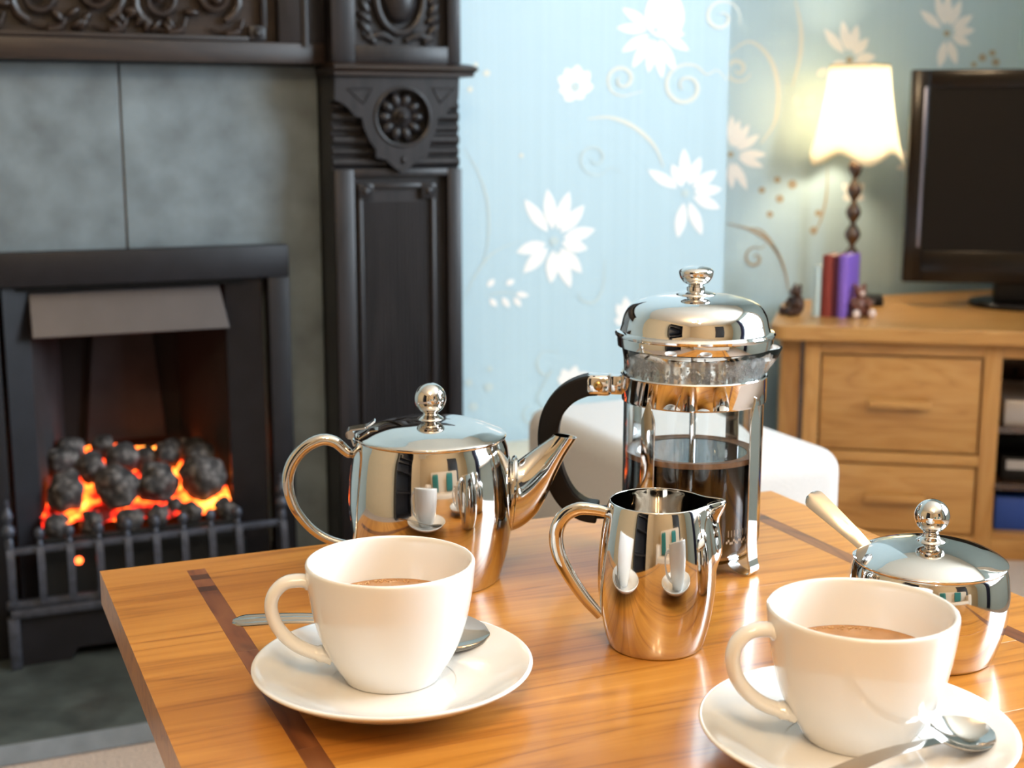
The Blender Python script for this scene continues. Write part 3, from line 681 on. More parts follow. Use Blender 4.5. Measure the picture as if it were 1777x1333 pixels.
MB().box(.420, .84, .06, .40, .128, .140).build('shelf', 'lampwood', un)
for z0, z1 in ((.201, .384), (.044, .176)):
    d = MB().bbox(.0985, .3875, yf+.004, yf+.024, z0+.002, z1-.002, .0012).build('drawer', 'unit', un)
    zc = (z0+z1)/2+.003
    hb = MB().bbox(.184, .298, yf-.022, yf-.004, zc-.007, zc+.007, .003)
    for xx in (.20, .282): hb.box(xx-.006, xx+.006, yf-.006, yf+.006, zc-.005, zc+.005)
    hb.build('handle', 'unit', d)
    MB().box(.10, .386, yf+.024, .36, z0+.01, z1-.03).build('drawer_box', 'unit', d)
def on_unit(x, y, z): return l2w(x, y, z)
def boxed(name, label, cat, x0, x1, y0, y1, z0, z1, mat, parts=()):
    c = l2w((x0+x1)/2, (y0+y1)/2, z0); t = thing(name, label, cat, c, -UA)
    MB().bbox(-(x1-x0)/2, (x1-x0)/2, -(y1-y0)/2, (y1-y0)/2, 0, z1-z0, .003).build('casing', mat, t)
    for nm, a0, a1, b0, b1, mt in parts:
        MB().box(a0, a1, -(y1-y0)/2-.003, -(y1-y0)/2+.001, b0, b1).build(nm, mt, t)
    return t
boxed('disc_player', 'silver disc player on the top shelf of the television unit', 'player', .440, .78, .075, .30, .250, .298, 'silver', (('display', -.13, -.06, .012, .03, 'screen'), ('tray_slot', -.04, .12, .026, .032, 'screen')))
boxed('set_top_box', 'small black receiver with a grey front on the lower shelf', 'receiver', .445, .74, .09, .28, .140, .185, 'black_plastic', (('front_strip', -.14, .12, .022, .040, 'silver'),))
boxed('storage_box', 'blue box on the bottom board of the television unit', 'box', .435, .80, .075, .30, .045, .110, 'blue_box', (('label_strip', -.10, .10, .02, .04, 'blue_box'),))

# --- television
T0 = Vector((2.0, 2.20, TOPZ)); tv = thing('television', 'black flat-screen television on the corner unit beside the lamp', 'television', T0, -UA)
x0, x1, z0, z1 = -.170, .340, .050, .480
for a0, a1, b0, b1 in ((x0, x0+.036, z0, z1), (x1-.036, x1, z0, z1), (x0+.036, x1-.036, z1-.036, z1), (x0+.036, x1-.036, z0, z0+.066)):
    MB().bbox(a0, a1, 0, .045, b0, b1, .002).build('bezel', 'bezel', tv)
MB().box(x0+.03, x1-.03, .008, .04, z0+.06, z1-.03).build('screen', 'screen', tv)
MB().bbox(x0+.05, x1-.05, .04, .09, z0+.04, z1-.06, .01).build('back_cover', 'black_plastic', tv)
MB().bbox(x0+.0245, x0+.0315, -.0015, .004, z0+.072, z1-.034, .001).build('reflection_strip', 'silver_grey', tv)  # window reflection down the bezel, modelled as a pale strip
MB().bbox(.02, .15, .015, .06, .012, .07, .006).build('stand_neck', 'black_plastic', tv)
sb = MB(); sb.prism([(.085+.115*math.cos(k*PI/16), .04+.10*math.sin(k*PI/16)) for k in range(32)], 0, .012, axis='z')
sb.build('stand_base', 'bezel', tv, bevel=.004)

# --- table lamp
LP = Vector((1.789, 2.375, TOPZ)); la = thing('table_lamp', 'lit table lamp with ivory scalloped shade on a turned dark stem', 'lamp', LP, facing(LP))
MB().lathe([(0, 0), (.052, 0), (.054, .004), (.050, .010), (.030, .016), (.014, .022), (.010, .028)], 32).build('base', 'lampwood', la)
prof = [(.009, .026)]
z = .03
for k in range(6):
    hgt = .046; rmax = .0185-.0008*k
    for t in (0, .12, .25, .38, .5, .62, .75, .88): prof.append((.005+(rmax-.005)*math.sin(PI*t)**1.3, z+hgt*t))
    z += hgt
prof += [(.006, z), (.006, z+.05), (.012, z+.052), (.012, z+.08), (0, z+.08)]
MB().lathe(prof, 24).build('turned_stem', 'lampwood', la)
ns = 80; shv = []; RB, RTp = .096, .061
def shp_pt(t, k, dr=0):
    a = 2*PI*k/ns; sc_ = .0125*math.cos(5*a+.3)
    zb = .300-sc_; zt = .490; zz = zb+(zt-zb)*t
    r = RB+(RTp-RB)*((zz-.30)/(zt-.30))+.006*math.sin(PI*min(1, max(0, t)))*-1
    return ((r-dr)*math.cos(a), (r-dr)*math.sin(a), zz)
vs = []; fs = []; nt_ = 10
for i in range(nt_+1):
    for k in range(ns): vs.append(shp_pt(i/nt_, k))
for i in range(nt_):
    for k in range(ns): k2 = (k+1) % ns; fs.append((i*ns+k, i*ns+k2, (i+1)*ns+k2, (i+1)*ns+k))
so = MB().add(vs, fs).build('lamp_shade', 'shade', la)
sm = so.modifiers.new('thick', 'SOLIDIFY'); sm.thickness = .0012
MB().tube([(.0605*math.cos(k*PI/24), .0605*math.sin(k*PI/24), .490) for k in range(48)], .0016, 6, closed=True).build('shade_ring', 'gilt', la)
MB().ell((0, 0, .400), (.020, .020, .030)).build('bulb', 'bulb', la)
lamp('lamp_light', (0, 0, .395), 5.5, (1.0, .82, .56), .03, la)

# --- books, bookends, small black box
def book(label, x, wd, depth, hgt, mat, y0, rz=0, cat='book'):
    c = l2w(x, y0, TOPZ); t = thing('book', label, cat, c, -UA+rz, 'books between the bear bookends')
    th = .0025
    MB().bbox(-wd/2, -wd/2+th, 0, depth, 0, hgt, .0008).build('cover', mat, t)
    MB().bbox(wd/2-th, wd/2, 0, depth, 0, hgt, .0008).build('cover', mat, t)
    sp = MB(); n = 6
    P = [(-wd/2+wd*k/n, -.003*math.sin(PI*k/n)) for k in range(n+1)]; P2 = [(a, b+.003) for a, b in P[::-1]]
    sp.prism(P+P2, 0, hgt, axis='z').build('spine', mat, t)
    MB().box(-wd/2+th, wd/2-th, .002, depth-.003, .003, hgt-.003).build('pages', 'paper', t)
    return t
def wl(p): d = p-U0; return d.x*math.cos(UA)-d.y*math.sin(UA), d.x*math.sin(UA)+d.y*math.cos(UA)
bx, by = wl(onz(1430, 550, TOPZ)); by += .004
BR = R(-19)
book('thin pale blue book beside the dark bear bookend', bx-.0165, .017, .075, .098, 'book_pale', by-.0165*math.tan(BR), BR)
book('dark red book between the pale and maroon books', bx+.003, .020, .085, .120, 'book_red', by+.003*math.tan(BR), BR)
book('narrow maroon book between red and violet books', bx+.0185, .009, .085, .118, 'book_maroon', by+.0185*math.tan(BR)+.003, BR)
book('violet book beside the pale-pawed bear bookend', bx+.0325, .017, .085, .121, 'book_violet', by+.0325*math.tan(BR), BR)
def bear(label, p, rz, mat, paw, s=1.0):
    t = thing('bear_bookend', label, 'figurine', p, rz)
    MB().ell((0, 0, .020*s), (.0155*s, .014*s, .021*s)).build('body', mat, t)
    hd = MB().ell((0, -.003*s, .047*s), (.0125*s, .0115*s, .0115*s)).build('head', mat, t)
    for sx in (-1, 1):
        MB().ell((sx*.0095*s, 0, .0575*s), (.0045*s, .003*s, .0045*s)).build('ear', mat, hd)
        MB().tube(cr([(sx*.012*s, -.004*s, .034*s), (sx*.017*s, -.010*s, .026*s), (sx*.010*s, -.017*s, .020*s)], 4), [.005*s]*9, 8).build('arm', mat, t)
        lg = MB().tube(cr([(sx*.009*s, -.004*s, .009*s), (sx*.013*s, -.014*s, .008*s), (sx*.015*s, -.022*s, .0075*s)], 4), [.0075*s]*9, 10).build('leg', mat, t)
        MB().ell((sx*.0155*s, -.026*s, .0085*s), (.0078*s, .005*s, .0085*s)).build('paw', paw, lg)
    MB().ell((0, -.0135*s, .0445*s), (.0055*s, .005*s, .0045*s)).build('muzzle', paw, hd)
    return t
bear('dark brown bear figurine sitting against the thin pale blue book', l2w(bx-.052, by+.018, TOPZ), -UA-R(60), 'bear_dark', 'bear_dark', 1.0)
bear('red-brown bear figurine with pale paws against the violet book', l2w(bx+.066, by+.010, TOPZ), -UA+R(20), 'bear_mid', 'bear_pale', 1.05)
bxp = onz(1511, 530, TOPZ); t = thing('black_gadget', 'small black gadget lying behind the bear bookend near the lamp', 'gadget', bxp, -UA)
MB().bbox(-.024, .024, -.02, .03, 0, .021, .005, 3).build('case', 'black_plastic', t)
MB().box(-.012, .006, -.0205, -.0195, .006, .014).build('panel', 'silver_grey', t)

# ------------------------------------------------------------------ the table
TZ, TX0, TX1, TY0, TY1 = .50, .0945, .643, .10, .9485
tb = thing('coffee_table', 'honey oak table with dark inlaid strips carrying the coffee service', 'table', (.37, .52, 0))
TT = .024
def plank(x0, x1, y0, y1, c, mat='oak', nm='plank', top=TZ, rnd=0):
    o = MB().bbox(x0, x1, y0, y1, TZ-TT, top, .00010, 1).build(nm, mat, tb, world=True); o.color = (c, (c*7.3) % 1, (c*3.7) % 1, 1); return o
IY1 = .926; IL, IR = (.1500, .1625), (.5830, .5960)
plank(TX0, TX1, IY1, TY1, .62)
rows = [IY1, .870, .800, .742, .664, .598, .520, .452, .372, .30, .21, TY0]
tones = [.70, .48, .58, .35, .72, .50, .64, .40, .6, .5, .55]
for (ya, yb), c in zip(zip(rows, rows[1:]), tones):
    for xa, xb in ((TX0, IL[0]), (IL[1], IR[0]), (IR[1], TX1)): plank(xa, xb, yb, ya, c)
for xa, xb in (IL, IR):
    yy = IY1; k = 0
    for ln, c in ((.012, .98), (.011, .12), (.016, .85), (.010, .08), (.115, .62), (.14, .70), (.17, .55), (.20, .66), (.2, .5)):
        y2 = max(TY0, yy-ln); plank(xa, xb, y2, yy, c, 'inlay', 'inlay_strip'); yy = y2
        if yy <= TY0: break
for x0, x1, y0, y1 in ((TX0+.03, TX0+.048, TY0+.05, TY1-.05), (TX1-.048, TX1-.03, TY0+.05, TY1-.05)):
    MB().bbox(x0, x1, y0, y1, TZ-TT-.06, TZ-TT, .002).build('apron', 'unit', tb, world=True)
for y in (TY0+.05, TY1-.068):
    MB().bbox(TX0+.04, TX1-.04, y, y+.018, TZ-TT-.06, TZ-TT, .002).build('apron', 'unit', tb, world=True)
for sx in (TX0+.012, TX1-.072):
    for sy in (TY0+.03, .655):
        MB().bbox(sx, sx+.06, sy, sy+.06, 0, TZ-TT, .005).build('leg', 'unit_v', tb, world=True)

# ------------------------------------------------------------------ cups and saucers
def cup_set(pos, cpos, delta, lb, ls):
    s = thing('saucer', ls, 'saucer', (pos[0], pos[1], TZ), 0)
    sp = [(0, .0025), (.024, .0025), (.0255, 0), (.0285, 0), (.031, .0035), (.050, .0070), (.064, .0120), (.0725, .0168), (.0748, .0186), (.0752, .0196), (.0744, .0203), (.072, .0196), (.064, .0156), (.055, .0118), (.048, .0100), (.042, .0090), (.034, .0086), (.0325, .0083), (0, .0082)]
    MB().lathe(crs(sp, 3), 96).build('dish', 'porcelain', s, angle=70)
    c = thing('cup', lb, 'cup', (cpos[0], cpos[1], TZ+.0085), facing(cpos)+delta)
    cp = [(0, .0015), (.022, .0015), (.0235, 0), (.0255, 0), (.0270, .0025), (.0290, .0058), (.0335, .0135), (.0382, .0245), (.0415, .0370), (.0438, .0500), (.0450, .0610), (.0454, .0668), (.0449, .0682), (.0440, .0686), (.0428, .0678), (.0420, .0640), (.0405, .0500), (.0382, .0370), (.0345, .0240), (.029, .0135), (.020, .0075), (0, .0060)]
    cp = [(r, z*.957) for r, z in cp]
    MB().lathe(crs(cp, 3), 96).build('bowl', 'porcelain', c, angle=70)
    hp = cr([(-.0405, 0, .0545), (-.0475, 0, .0565), (-.0560, 0, .0555), (-.0620, 0, .0495), (-.0635, 0, .0410), (-.0600, 0, .0305), (-.0520, 0, .0215), (-.0420, 0, .0160), (-.0325, 0, .0140)], 6)
    n = len(hp); rd = [(.0062 if i < 4 or i > n-6 else .0050) for i in range(n)]; rd[0] = .0078; rd[1] = .0070; rd[-1] = .0075; rd[-2] = .0070
    MB().tube(hp, [r*1.0 for r in rd], 16, up=(0, 1, 0), flat=.72).build('handle', 'porcelain', c, angle=70)
    cof = MB().lathe([(0, .0412), (.0360, .0412), (.0386, .0414), (.0393, .0419)], 64).build('coffee', 'white_coffee', c)
    bb = MB()
    for k in range(42):
        a = random.uniform(R(60), R(130)); r = .0378-abs(random.gauss(0, .0016)); q = random.uniform(.0003, .0009)
        bb.ell((r*math.cos(a), r*math.sin(a), .0415), (q, q, q*.8), None, 6, 4)
    b_ = bb.build('bubbles', 'bubble', c); b_['kind'] = 'stuff'
    return s, c
SL, CL = (.2150, .6670), (.2165, .6735)
SR, CRp = (.3955, .5050), (.4025, .5135)
cup_set(SL, CL, R(4), 'white porcelain cup of milky coffee with a spoon lying behind it', 'white saucer resting across the dark inlaid strip')
cup_set(SR, CRp, R(22), 'white porcelain cup of milky coffee in front of the sugar bowl', 'white saucer with a teaspoon bowl resting on its well')

# ------------------------------------------------------------------ spoons
def spoon(label, a, b, roll=0, arch=.006, wmax=.0145, hw=.0050, bowl=.26, bulge=.0055, group=None, ribs=0):
    """teaspoon from the handle end a to the bowl tip b"""
    a, b = Vector(a), Vector(b); L = (b-a).length; N = 44; K = 16 if ribs else 8; th = .0011
    vs = []; fs = []
    for i in range(N+1):
        t = i/N; s = t*L
        tb_ = max(0, (t-(1-bowl))/bowl)
        if t < 1-bowl:
            u = t/(1-bowl); wv = hw*(1-.60*u**1.2)*min(1, .35+math.sqrt(min(1, t/.05))*.65) if t > 0 else hw*.35
            sag = -.0006*(1-u); zz = arch*math.sin(PI*u)*1.0
        else:
            q = tb_; wv = max(.0006, hw*.40*(1-q)**3+wmax*(max(0, math.sin(PI*min(1, (q*.97+.0)**.85)))**.62)); sag = bulge*math.sin(PI*min(1, q*1.0+.0))**.8
            zz = .0
        if i == N: wv = .0008
        for side in (0, 1):
            for k in range(K+1):
                y = -1+2*k/K; rb = ribs*math.cos(y*PI*3)*min(1, t*8)*max(0, 1-t/.6) if not side else 0; vs.append((s, wv*y, zz+rb-sag*(1-y*y)-(th if side else 0)*(1 if 0 < k < K else .35)))
    row = 2*(K+1)
    for i in range(N):
        for k in range(K):
            p = i*row+k; fs.append((p, p+1, p+row+1, p+row)); q = p+K+1; fs.append((q+1, q, q+row, q+row+1))
        fs.append((i*row, i*row+row, i*row+row+K+1, i*row+K+1)); fs.append((i*row+K, i*row+K+K+1, i*row+row+K+K+1, i*row+row+K))
    for k in range(K):
        fs.append((k, k+K+1, k+K+2, k+1)); p = N*row+k; fs.append((p, p+1, p+K+2, p+K+1))
    o = MB().add(vs, fs).build('teaspoon', 'spoon', angle=75)
    x = (b-a).normalized(); up = Vector((0, 0, 1)); y = up.cross(x).normalized(); z = x.cross(y)
    m = Matrix((x, y, z)).transposed(); m = m @ Matrix.Rotation(roll, 3, 'X')
    o.matrix_world = Matrix.Translation(a) @ m.to_4x4()
    return tag(o, label, 'spoon', group)
spoon('teaspoon lying behind the cup, its ribbed handle overhanging the dark inlay', onz(404, 1078, .5230), onz(850, 1100, .5182), roll=R(26), hw=.0050, bulge=.0040, ribs=.0004)
spoon('shiny teaspoon lying in front of the cup beside the sugar bowl', onz(1395, 1372, .5215), onz(1712, 1256, .5185), roll=R(10), arch=.004)

# ------------------------------------------------------------------ teapot
TP = onz(750, 1000, TZ); tp = thing('teapot', 'polished steel teapot with hinged lid and ball knob', 'teapot', TP, facing(TP))
body = [(0, .0015), (.040, .0015), (.0440, 0), (.0462, .0012), (.0480, .0060), (.0512, .0170), (.0540, .0320), (.0556, .0480), (.0556, .0600), (.0543, .0760), (.0520, .0900), (.0500, .0962), (.0490, .0985), (.0480, .0985), (.0470, .094), (.044, .080), (0, .078)]
MB().lathe(crs(body[:-2], 3)+body[-2:], 96).build('body', 'steel', tp, angle=60)
lid = [(.0503, .0978), (.0508, .0990), (.0500, .1002), (.0455, .1022), (.0380, .1052), (.0280, .1080), (.0160, .1097), (.0080, .1102), (0, .1103)]
lo = MB().lathe([(0, .0975), (.0500, .0975)]+crs(lid, 3), 96).build('lid', 'steel', tp, angle=60)
MB().lathe(crs([(.0092, .1094), (.0086, .1106), (.0066, .1120), (.0050, .1132), (.0047, .1142)], 2)+[(.0107*math.sin(q), .1238-.0107*math.cos(q)) for q in [R(28+152*i/16) for i in range(17)]], 40).build('knob', 'steel', lo, angle=70)
hg = MB().tube([(-.0535, -.007, .1010), (-.0535, .007, .1010)], .0030, 14)
hg.ribbon(cr([(-.0535, 0, .1038), (-.0470, 0, .1048), (-.0420, 0, .1058), (-.0370, 0, .1095)], 4), (0, 1, 0), [.012]*8+[.009]*5, .0012)
hg.ribbon([(-.0535, 0, .1010), (-.0510, 0, .0930)], (0, 1, 0), .010, .0012)
hg.build('hinge', 'steel', lo)
hp = cr([(-.0520, 0, .0865), (-.0560, 0, .0880), (-.0640, 0, .0950), (-.0735, 0, .0965), (-.0850, 0, .0905), (-.0935, 0, .0790), (-.0960, 0, .0655), (-.0920, 0, .0500), (-.0820, 0, .0360), (-.0690, 0, .0270), (-.0500, 0, .0215)], 6)
n = len(hp); MB().tube(hp, [.0030+.0012*math.sin(PI*min(1, i/n*1.3)) if i > 3 else .0022+.0003*i for i in range(n)], 14, up=(0, 1, 0), flat=1.0).build('handle', 'steel', tp, angle=70)
# spout: lofted ellipses given by upper and lower edge
def loft(mb, secs, n=28, cap=False):
    vs = []; fs = []
    for (tu, tz, bu, bz, wv) in secs:
        c = Vector(((tu+bu)/2, 0, (tz+bz)/2)); hv = Vector(((tu-bu)/2, 0, (tz-bz)/2))
        for k in range(n): a = 2*PI*k/n; vs.append(c+hv*math.cos(a)+Vector((0, wv*math.sin(a), 0)))
    N = len(secs)
    for i in range(N-1):
        for k in range(n): k2 = (k+1) % n; fs.append((i*n+k, i*n+k2, (i+1)*n+k2, (i+1)*n+k))
    if cap: fs.append(tuple((N-1)*n+k for k in range(n)))
    mb.add(vs, fs); return mb
secs = crs([(.046, .0850, .046, .0300, .0185), (.0530, .0815, .0545, .0318, .0175), (.0580, .0802, .0620, .0350, .0150), (.0650, .0850, .0710, .0430, .0118), (.0720, .0900, .0785, .0560, .0092), (.0775, .0938, .0838, .0690, .0080), (.0812, .0965, .0905, .0830, .0072), (.0826, .0982, .0985, .0958, .0066)], 5)
inner = [(a+.0006, b+.0, c-.0006, d+.0001, w_-.0006) for a, b, c, d, w_ in secs[::-1][:14]]
inner = [(tu+(bu-tu)*.06, tz+(bz-tz)*.06, bu-(bu-tu)*.06, bz-(bz-tz)*.06, wv*.9) for tu, tz, bu, bz, wv in secs[::-1][:16]]
loft(MB(), secs+inner, 32, cap=True).build('spout', 'steel', tp, angle=50)
MB().tube([(.0555*math.cos(a), .0, 0) if False else (.0545+.0022*math.cos(a), .0180*math.sin(a), .0570+.0252*math.cos(a)) for a in [k*PI/20 for k in range(40)]], .0016, 8, closed=True).build('spout_collar', 'steel', tp)

# ------------------------------------------------------------------ milk jug
JP = onz(1137, 1118, TZ); jg = thing('milk_jug', 'small polished steel milk jug in front of the coffee press', 'jug', JP, facing(JP))
def sstep(a, b, x): t = max(0, min(1, (x-a)/(b-a))); return t*t*(3-2*t)
def jfn(r, z, a, i):
    d = abs((a+PI) % (2*PI)-PI)
    lip = .0066*sstep(.076, .0885, z)*math.exp(-(d/.30)**2)+.0042*sstep(.046, .060, z)*math.exp(-(d/.16)**2)
    return r+lip, z+.0012*sstep(.08, .0885, z)*math.exp(-(d/.3)**2)
jp = [(0, .0012), (.0235, .0012), (.0255, 0), (.0272, .0010), (.0292, .0060), (.0320, .0180), (.0342, .0340), (.0345, .0480), (.0335, .0620), (.0314, .0760), (.0294, .0850), (.0284, .0880), (.0278, .0884), (.0274, .0878), (.0284, .0840), (.0300, .0760), (.0322, .0620), (.0330, .0480), (.0320, .030), (.028, .008), (0, .004)]
MB().lathe(crs(jp, 3), 96, jfn).build('body', 'steel', jg, angle=60)
hp = cr([(-.0295, 0, .0800), (-.0370, 0, .0815), (-.0470, 0, .0815), (-.0555, 0, .0760), (-.0592, 0, .0660), (-.0575, 0, .0530), (-.0510, 0, .0400), (-.0420, 0, .0270), (-.0325, 0, .0165)], 6)
MB().tube(hp, [.0020+.0009*math.sin(PI*i/len(hp)) for i in range(len(hp))], 14, up=(0, 1, 0), flat=1.5).build('handle', 'steel', jg, angle=70)

# ------------------------------------------------------------------ sugar bowl with its spoon
SP = onz(1604, 1131, TZ); sg = thing('sugar_bowl', 'polished steel sugar bowl with ball-knobbed lid', 'sugar bowl', SP, facing(SP))
bp = [(0, .0012), (.0330, .0012), (.0355, 0), (.0378, .0012), (.0402, .0070), (.0436, .0190), (.0452, .0310), (.0450, .0420), (.0436, .0510), (.0424, .0545), (.0418, .0550), (.0412, .0540), (.0430, .042), (.0430, .030), (.0380, .008), (0, .004)]
MB().lathe(crs(bp, 3), 96).build('body', 'steel', sg, angle=60)
NA = R(168)
def lfn(r, z, a, i):
    d = abs((a-NA+PI) % (2*PI)-PI)
    if r > .034: r -= (r-.034)*math.exp(-(d/.14)**6)
    return r, z
lid = [(.0428, .0552), (.0434, .0562), (.0428, .0572), (.0395, .0592), (.0325, .0626), (.0230, .0655), (.0130, .0672), (.0060, .0676), (0, .0677)]
lo = MB().lathe([(0, .0550), (.0425, .0550)]+crs(lid, 3), 160, lfn).build('lid', 'steel', sg, angle=60)
MB().lathe(crs([(.0086, .0667), (.0080, .0680), (.0062, .0694), (.0047, .0706), (.0044, .0733)], 2)+[(.0099*math.sin(q), .0822-.0099*math.cos(q)) for q in [R(28+152*i/16) for i in range(17)]], 40).build('knob', 'steel', lo, angle=70)
MB().lathe([(0, .030), (.0425, .030)], 40).build('sugar', 'porcelain', sg)
dirv = Vector((SP.x, SP.y, 0)).normalized(); side = Vector((dirv.y, -dirv.x, 0))
entry = SP+side*(-.0355)+dirv*.006+Vector((0, 0, .0575))
r_ = ray(1404, 858); tt = ((SP-CAM).dot(dirv)+.020)/r_.dot(dirv); endp = CAM+r_*tt
bd = (entry-endp).normalized()
spoon('teaspoon standing in the sugar bowl, handle leaning out of the lid', endp, entry+bd*.038, roll=R(50), arch=.002, hw=.0066, wmax=.012)

# ------------------------------------------------------------------ coffee press
PP = onz(1196, 972, TZ); cp_ = thing('coffee_press', 'glass and chrome coffee press with black handle, half full of coffee', 'coffee press', PP, facing(PP))
def gfn(r, z, a, i):
    d = abs((a+PI) % (2*PI)-PI); k = sstep(.134, .152, z)*math.exp(-(d/.26)**2)
    return r+.0100*k, z-.002*k*0
ro = .0483; gi = .0465
gp = [(0, .008), (.034, .008), (.0430, .0095), (.0468, .0140), (ro, .0220), (ro, .070), (ro, .120), (ro, .136), (.0488, .146), (.0500, .1535), (.0497, .1545), (.0490, .1535), (.0474, .146), (gi, .136), (gi, .120), (gi, .070), (gi, .0225), (.0450, .0160), (.0420, .0122), (.034, .0108), (0, .0108)]
MB().lathe(gp, 96, gfn).build('beaker', 'glass', cp_, angle=60)
MB().lathe([(0, .0112), (.0335, .0112), (.0415, .0127), (.0446, .0165), (.0461, .0226), (.0461, .0800), (0, .0800)], 72).build('coffee', 'cocoa', cp_, angle=50)
MB().lathe([(.0380, .0803), (.0450, .0806), (.0461, .0812), (.0462, .0790), (.0461, .0775)], 72).build('coffee_foam', 'crema', cp_)
MB().lathe([(.0487, .1172), (.0496, .1168), (.0499, .1180), (.0499, .1338), (.0505, .1346), (.0499, .1354), (.0489, .1348), (.0487, .1330), (.0487, .1172)], 96).build('band', 'chrome', cp_, angle=40)
for k, dg in enumerate((-34, -126, 146, 54)):
    a = R(dg); er = Vector((math.cos(a), math.sin(a), 0)); et = Vector((-math.sin(a), math.cos(a), 0))
    path = crs([(.0502, .1240), (.0500, .1120), (.0500, .1010), (.0500, .070), (.0502, .040), (.0505, .022), (.0515, .012), (.0530, .006), (.0522, .0020), (.0490, .0010), (.0440, .0012), (.0380, .0035), (.0345, .0068)], 4)
    P = [er*r+Vector((0, 0, z)) for r, z in path]
    wd = [.0016+.0098*min(1, max(0, (.1215-z)/.013)) if z > .1 else .0114 for r, z in path]
    MB().ribbon(P, et, wd, .0012).build('leg', 'chrome', cp_, bevel=.0004)
lidp = [(.0505, .1535), (.0530, .1545), (.0534, .1580), (.0534, .1610), (.0548, .1618), (.0550, .1632), (.0540, .1645), (.0515, .1650), (.0505, .1680), (.0485, .1760), (.0440, .1822), (.0360, .1862), (.0250, .1886), (.0120, .1895), (0, .1896)]
lo = MB().lathe([(0, .1545), (.050, .1535)]+lidp[:8]+crs(lidp[7:], 3)[1:], 96).build('lid', 'chrome', cp_, angle=30)
MB().lathe(crs([(.0135, .1890), (.0130, .1902), (.0090, .1915), (.0062, .1922)], 2)+[(.0062, .1948), (.0050, .1952), (.0050, .1960)]+crs([(.0052, .1962), (.0082, .1975), (.0108, .2008), (.0117, .2042), (.0114, .2060), (.0092, .2076), (.0050, .2086), (0, .2090)], 3), 48).build('knob', 'chrome', lo, angle=40)
MB().tube([(0, 0, .154), (0, 0, .03)], .0023, 14).build('plunger_rod', 'chrome', cp_)
MB().lathe([(0, .026), (.045, .026), (.0455, .029), (0, .031)], 48).build('plunger_disc', 'steel_in', cp_)
hc = cr([(-.0660, 0, .1255), (-.0760, 0, .1240), (-.0880, 0, .1175), (-.0970, 0, .1060), (-.1005, 0, .0910), (-.0995, 0, .0740), (-.0950, 0, .0570), (-.0870, 0, .0430), (-.0760, 0, .0350), (-.0650, 0, .0330)], 6)
hn = MB(); hn.ribbon(hc, (0, 1, 0), .0150, .0145)
hn.build('handle', 'black_plastic', cp_, angle=60, bevel=.003, seg=3)
fb = MB(); fb.bbox(-.0745, -.0560, -.0082, .0082, .1180, .1330, .0035, 3); fb.bbox(-.0575, -.0485, -.006, .006, .1190, .1325, .0015)
br = fb.build('handle_bracket', 'chrome', cp_)
MB().ell((-.0655, -.0082, .1255), (.0034, .0016, .0034)).build('screw', 'gilt', br)
MB().bbox(-.0700, -.0480, -.0055, .0055, .0290, .0370, .0015).build('lower_bracket', 'black_plastic', cp_)
dr = MB()
for k in range(800):
    a = random.uniform(0, 2*PI); z = .1365+min(.015, abs(random.gauss(0, .006))); q = random.uniform(.0003, .0011)
    rr_ = .0463+(.0474-.0463)*max(0, (z-.136)/.010)
    dr.ell((rr_*math.cos(a), rr_*math.sin(a), z), (q, q, q*1.2), None, 6, 4)
d = dr.build('condensation', 'drop', cp_); d['kind'] = 'stuff'
MB().lathe([(gi-.0002, .128), (gi-.0002, .136), (.0470, .1445), (.0480, .1500)], 64).build('steam_film', 'fog', cp_)
mk = MB(); 
for k in range(9):
    a = R(-58+k*3.0); rr_ = ro+.0002
    mk.add([(rr_*math.cos(a+s_*.004), rr_*math.sin(a+s_*.004), z) for s_, z in ((-1, .030), (1, .030), (1, .0345), (-1, .0345))], [(0,1,2,3)])
for k in range(16):
    a = R(-60+k*1.7); a2 = a+R(1.5); rr_ = ro+.0002; zz = .0255+.0012*math.sin(k*1.9)
    mk.add([(rr_*math.cos(a), rr_*math.sin(a), zz), (rr_*math.cos(a2), rr_*math.sin(a2), zz), (rr_*math.cos(a2), rr_*math.sin(a2), zz+.0016), (rr_*math.cos(a), rr_*math.sin(a), zz+.0016)], [(0,1,2,3)])
mk.build('level_marks', 'tablet', cp_, smooth=False)

# ------------------------------------------------------------------ behind the camera: unseen furnishings added for the polished metal to reflect
so = thing('sofa', 'cream sofa added for reflections, against the back wall', 'sofa', (.2, -1.75, 0))
MB().bbox(-.95, .95, -.40, .42, .12, .44, .05, 4).build('seat', 'sofa', so); MB().bbox(-.95, .95, -.45, -.20, .30, .92, .07, 4).build('backrest', 'sofa', so)
for s in (-1, 1): MB().bbox(s*.98-.11, s*.98+.11, -.42, .42, .10, .62, .06, 4).build('arm', 'sofa', so)
for s in (-1, 1):
    for q in (-.36, .36): MB().tube([(s*.9, q, .13), (s*.9, q, 0)], [.03, .022], 12).build('foot', 'lampwood', so)
bk = thing('bookcase', 'tall dark bookcase added for reflections, against the left wall', 'bookcase', (-1.72, -.4, 0))  # put in as something dark for the metal to mirror
for y in (-.5, .5): MB().box(-.16, .16, y-.015, y+.015, 0, 1.9).build('side', 'darkwood', bk)
for k in range(6): MB().box(-.16, .16, -.485, .485, .05+k*.365, .075+k*.365).build('shelf', 'darkwood', bk)
MB().box(-.165, -.155, -.5, .5, 0, 1.9).build('back_panel', 'darkwood', bk)
dd = struct(MB().box(.55, 1.35, YB-.01, YB+.03, 0, 2.02).build('door_1', 'darkwood', smooth=False), 'dark door added for reflections in the back wall')  # added dark shape that gives the mirrored room more contrast
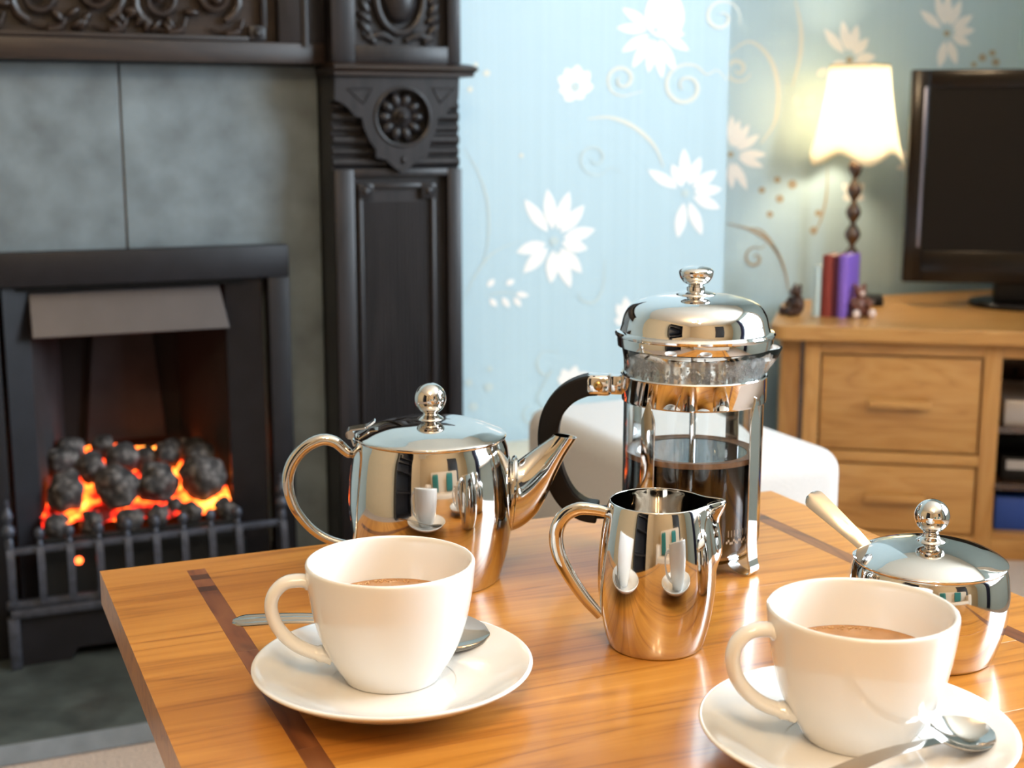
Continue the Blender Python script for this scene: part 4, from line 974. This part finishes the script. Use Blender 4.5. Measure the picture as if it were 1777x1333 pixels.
MB().ell((.63, YB+.05, 1.0), (.028, .028, .028)).build('door_knob', 'gilt', dd)
M['teal'] = simple('teal_velvet', (0.02, 0.16, 0.15), 0.8)
for i, (xx, lb) in enumerate(((-.35, 'teal cushion propped at the bookcase end of the sofa'), (.55, 'teal cushion propped at the window end of the sofa'))):
    c = MB().bbox(-.2, .2, -.06, .06, 0, .40, .055, 4).build('cushion', 'teal'); c.location = (xx, -1.86, .45); c.rotation_euler = (R(-14), 0, R(8-16*i)); tag(c, lb, 'cushion')
def curtain(label, y0, y1, mat, Xc):
    P = []; n = 40
    for k in range(n+1): P.append((Xc-.03*math.sin(k*PI*2*5/n), y0+(y1-y0)*k/n))
    mb = MB(); vs = [(x, y, .05) for x, y in P]+[(x, y, 2.25) for x, y in P]
    mb.add(vs, [(k, k+1, n+1+k+1, n+1+k) for k in range(n)]); o = mb.build('curtain', mat); m = o.modifiers.new('t', 'SOLIDIFY'); m.thickness = .004
    return tag(o, label, 'curtain')
curtain('navy curtain added for reflections on the sofa side of the window', WIN_Y0-.30, WIN_Y0-.01, 'curtain', WALL_X-.09)
curtain('pale curtain added for reflections on the television side of the window', WIN_Y1+.03, WIN_Y1+.16, 'curtain_pale', WALL_X-.09)
ch = thing('chandelier', 'three-armed brass ceiling light with lit bulbs', 'ceiling light', (-.15, -.55, ZC))
MB().lathe([(0, 0), (.06, 0), (.055, -.02), (.012, -.03), (.010, -.30), (.03, -.32), (.03, -.36), (0, -.38)], 24).build('stem', 'gilt', ch)
for k in range(3):
    a = 2*PI*k/3+.4; d = Vector((math.cos(a), math.sin(a), 0))
    MB().tube(cr([d*.02+Vector((0, 0, -.34)), d*.12+Vector((0, 0, -.39)), d*.22+Vector((0, 0, -.34))], 6), .007, 8).build('arm', 'gilt', ch)
    MB().ell(d*.22+Vector((0, 0, -.30)), (.03, .03, .04)).build('bulb', 'bulb', ch)
    lamp('bulb_light', d*.22+Vector((0, 0, -.24-.14)), 13, (1.0, .72, .43), .05, ch)
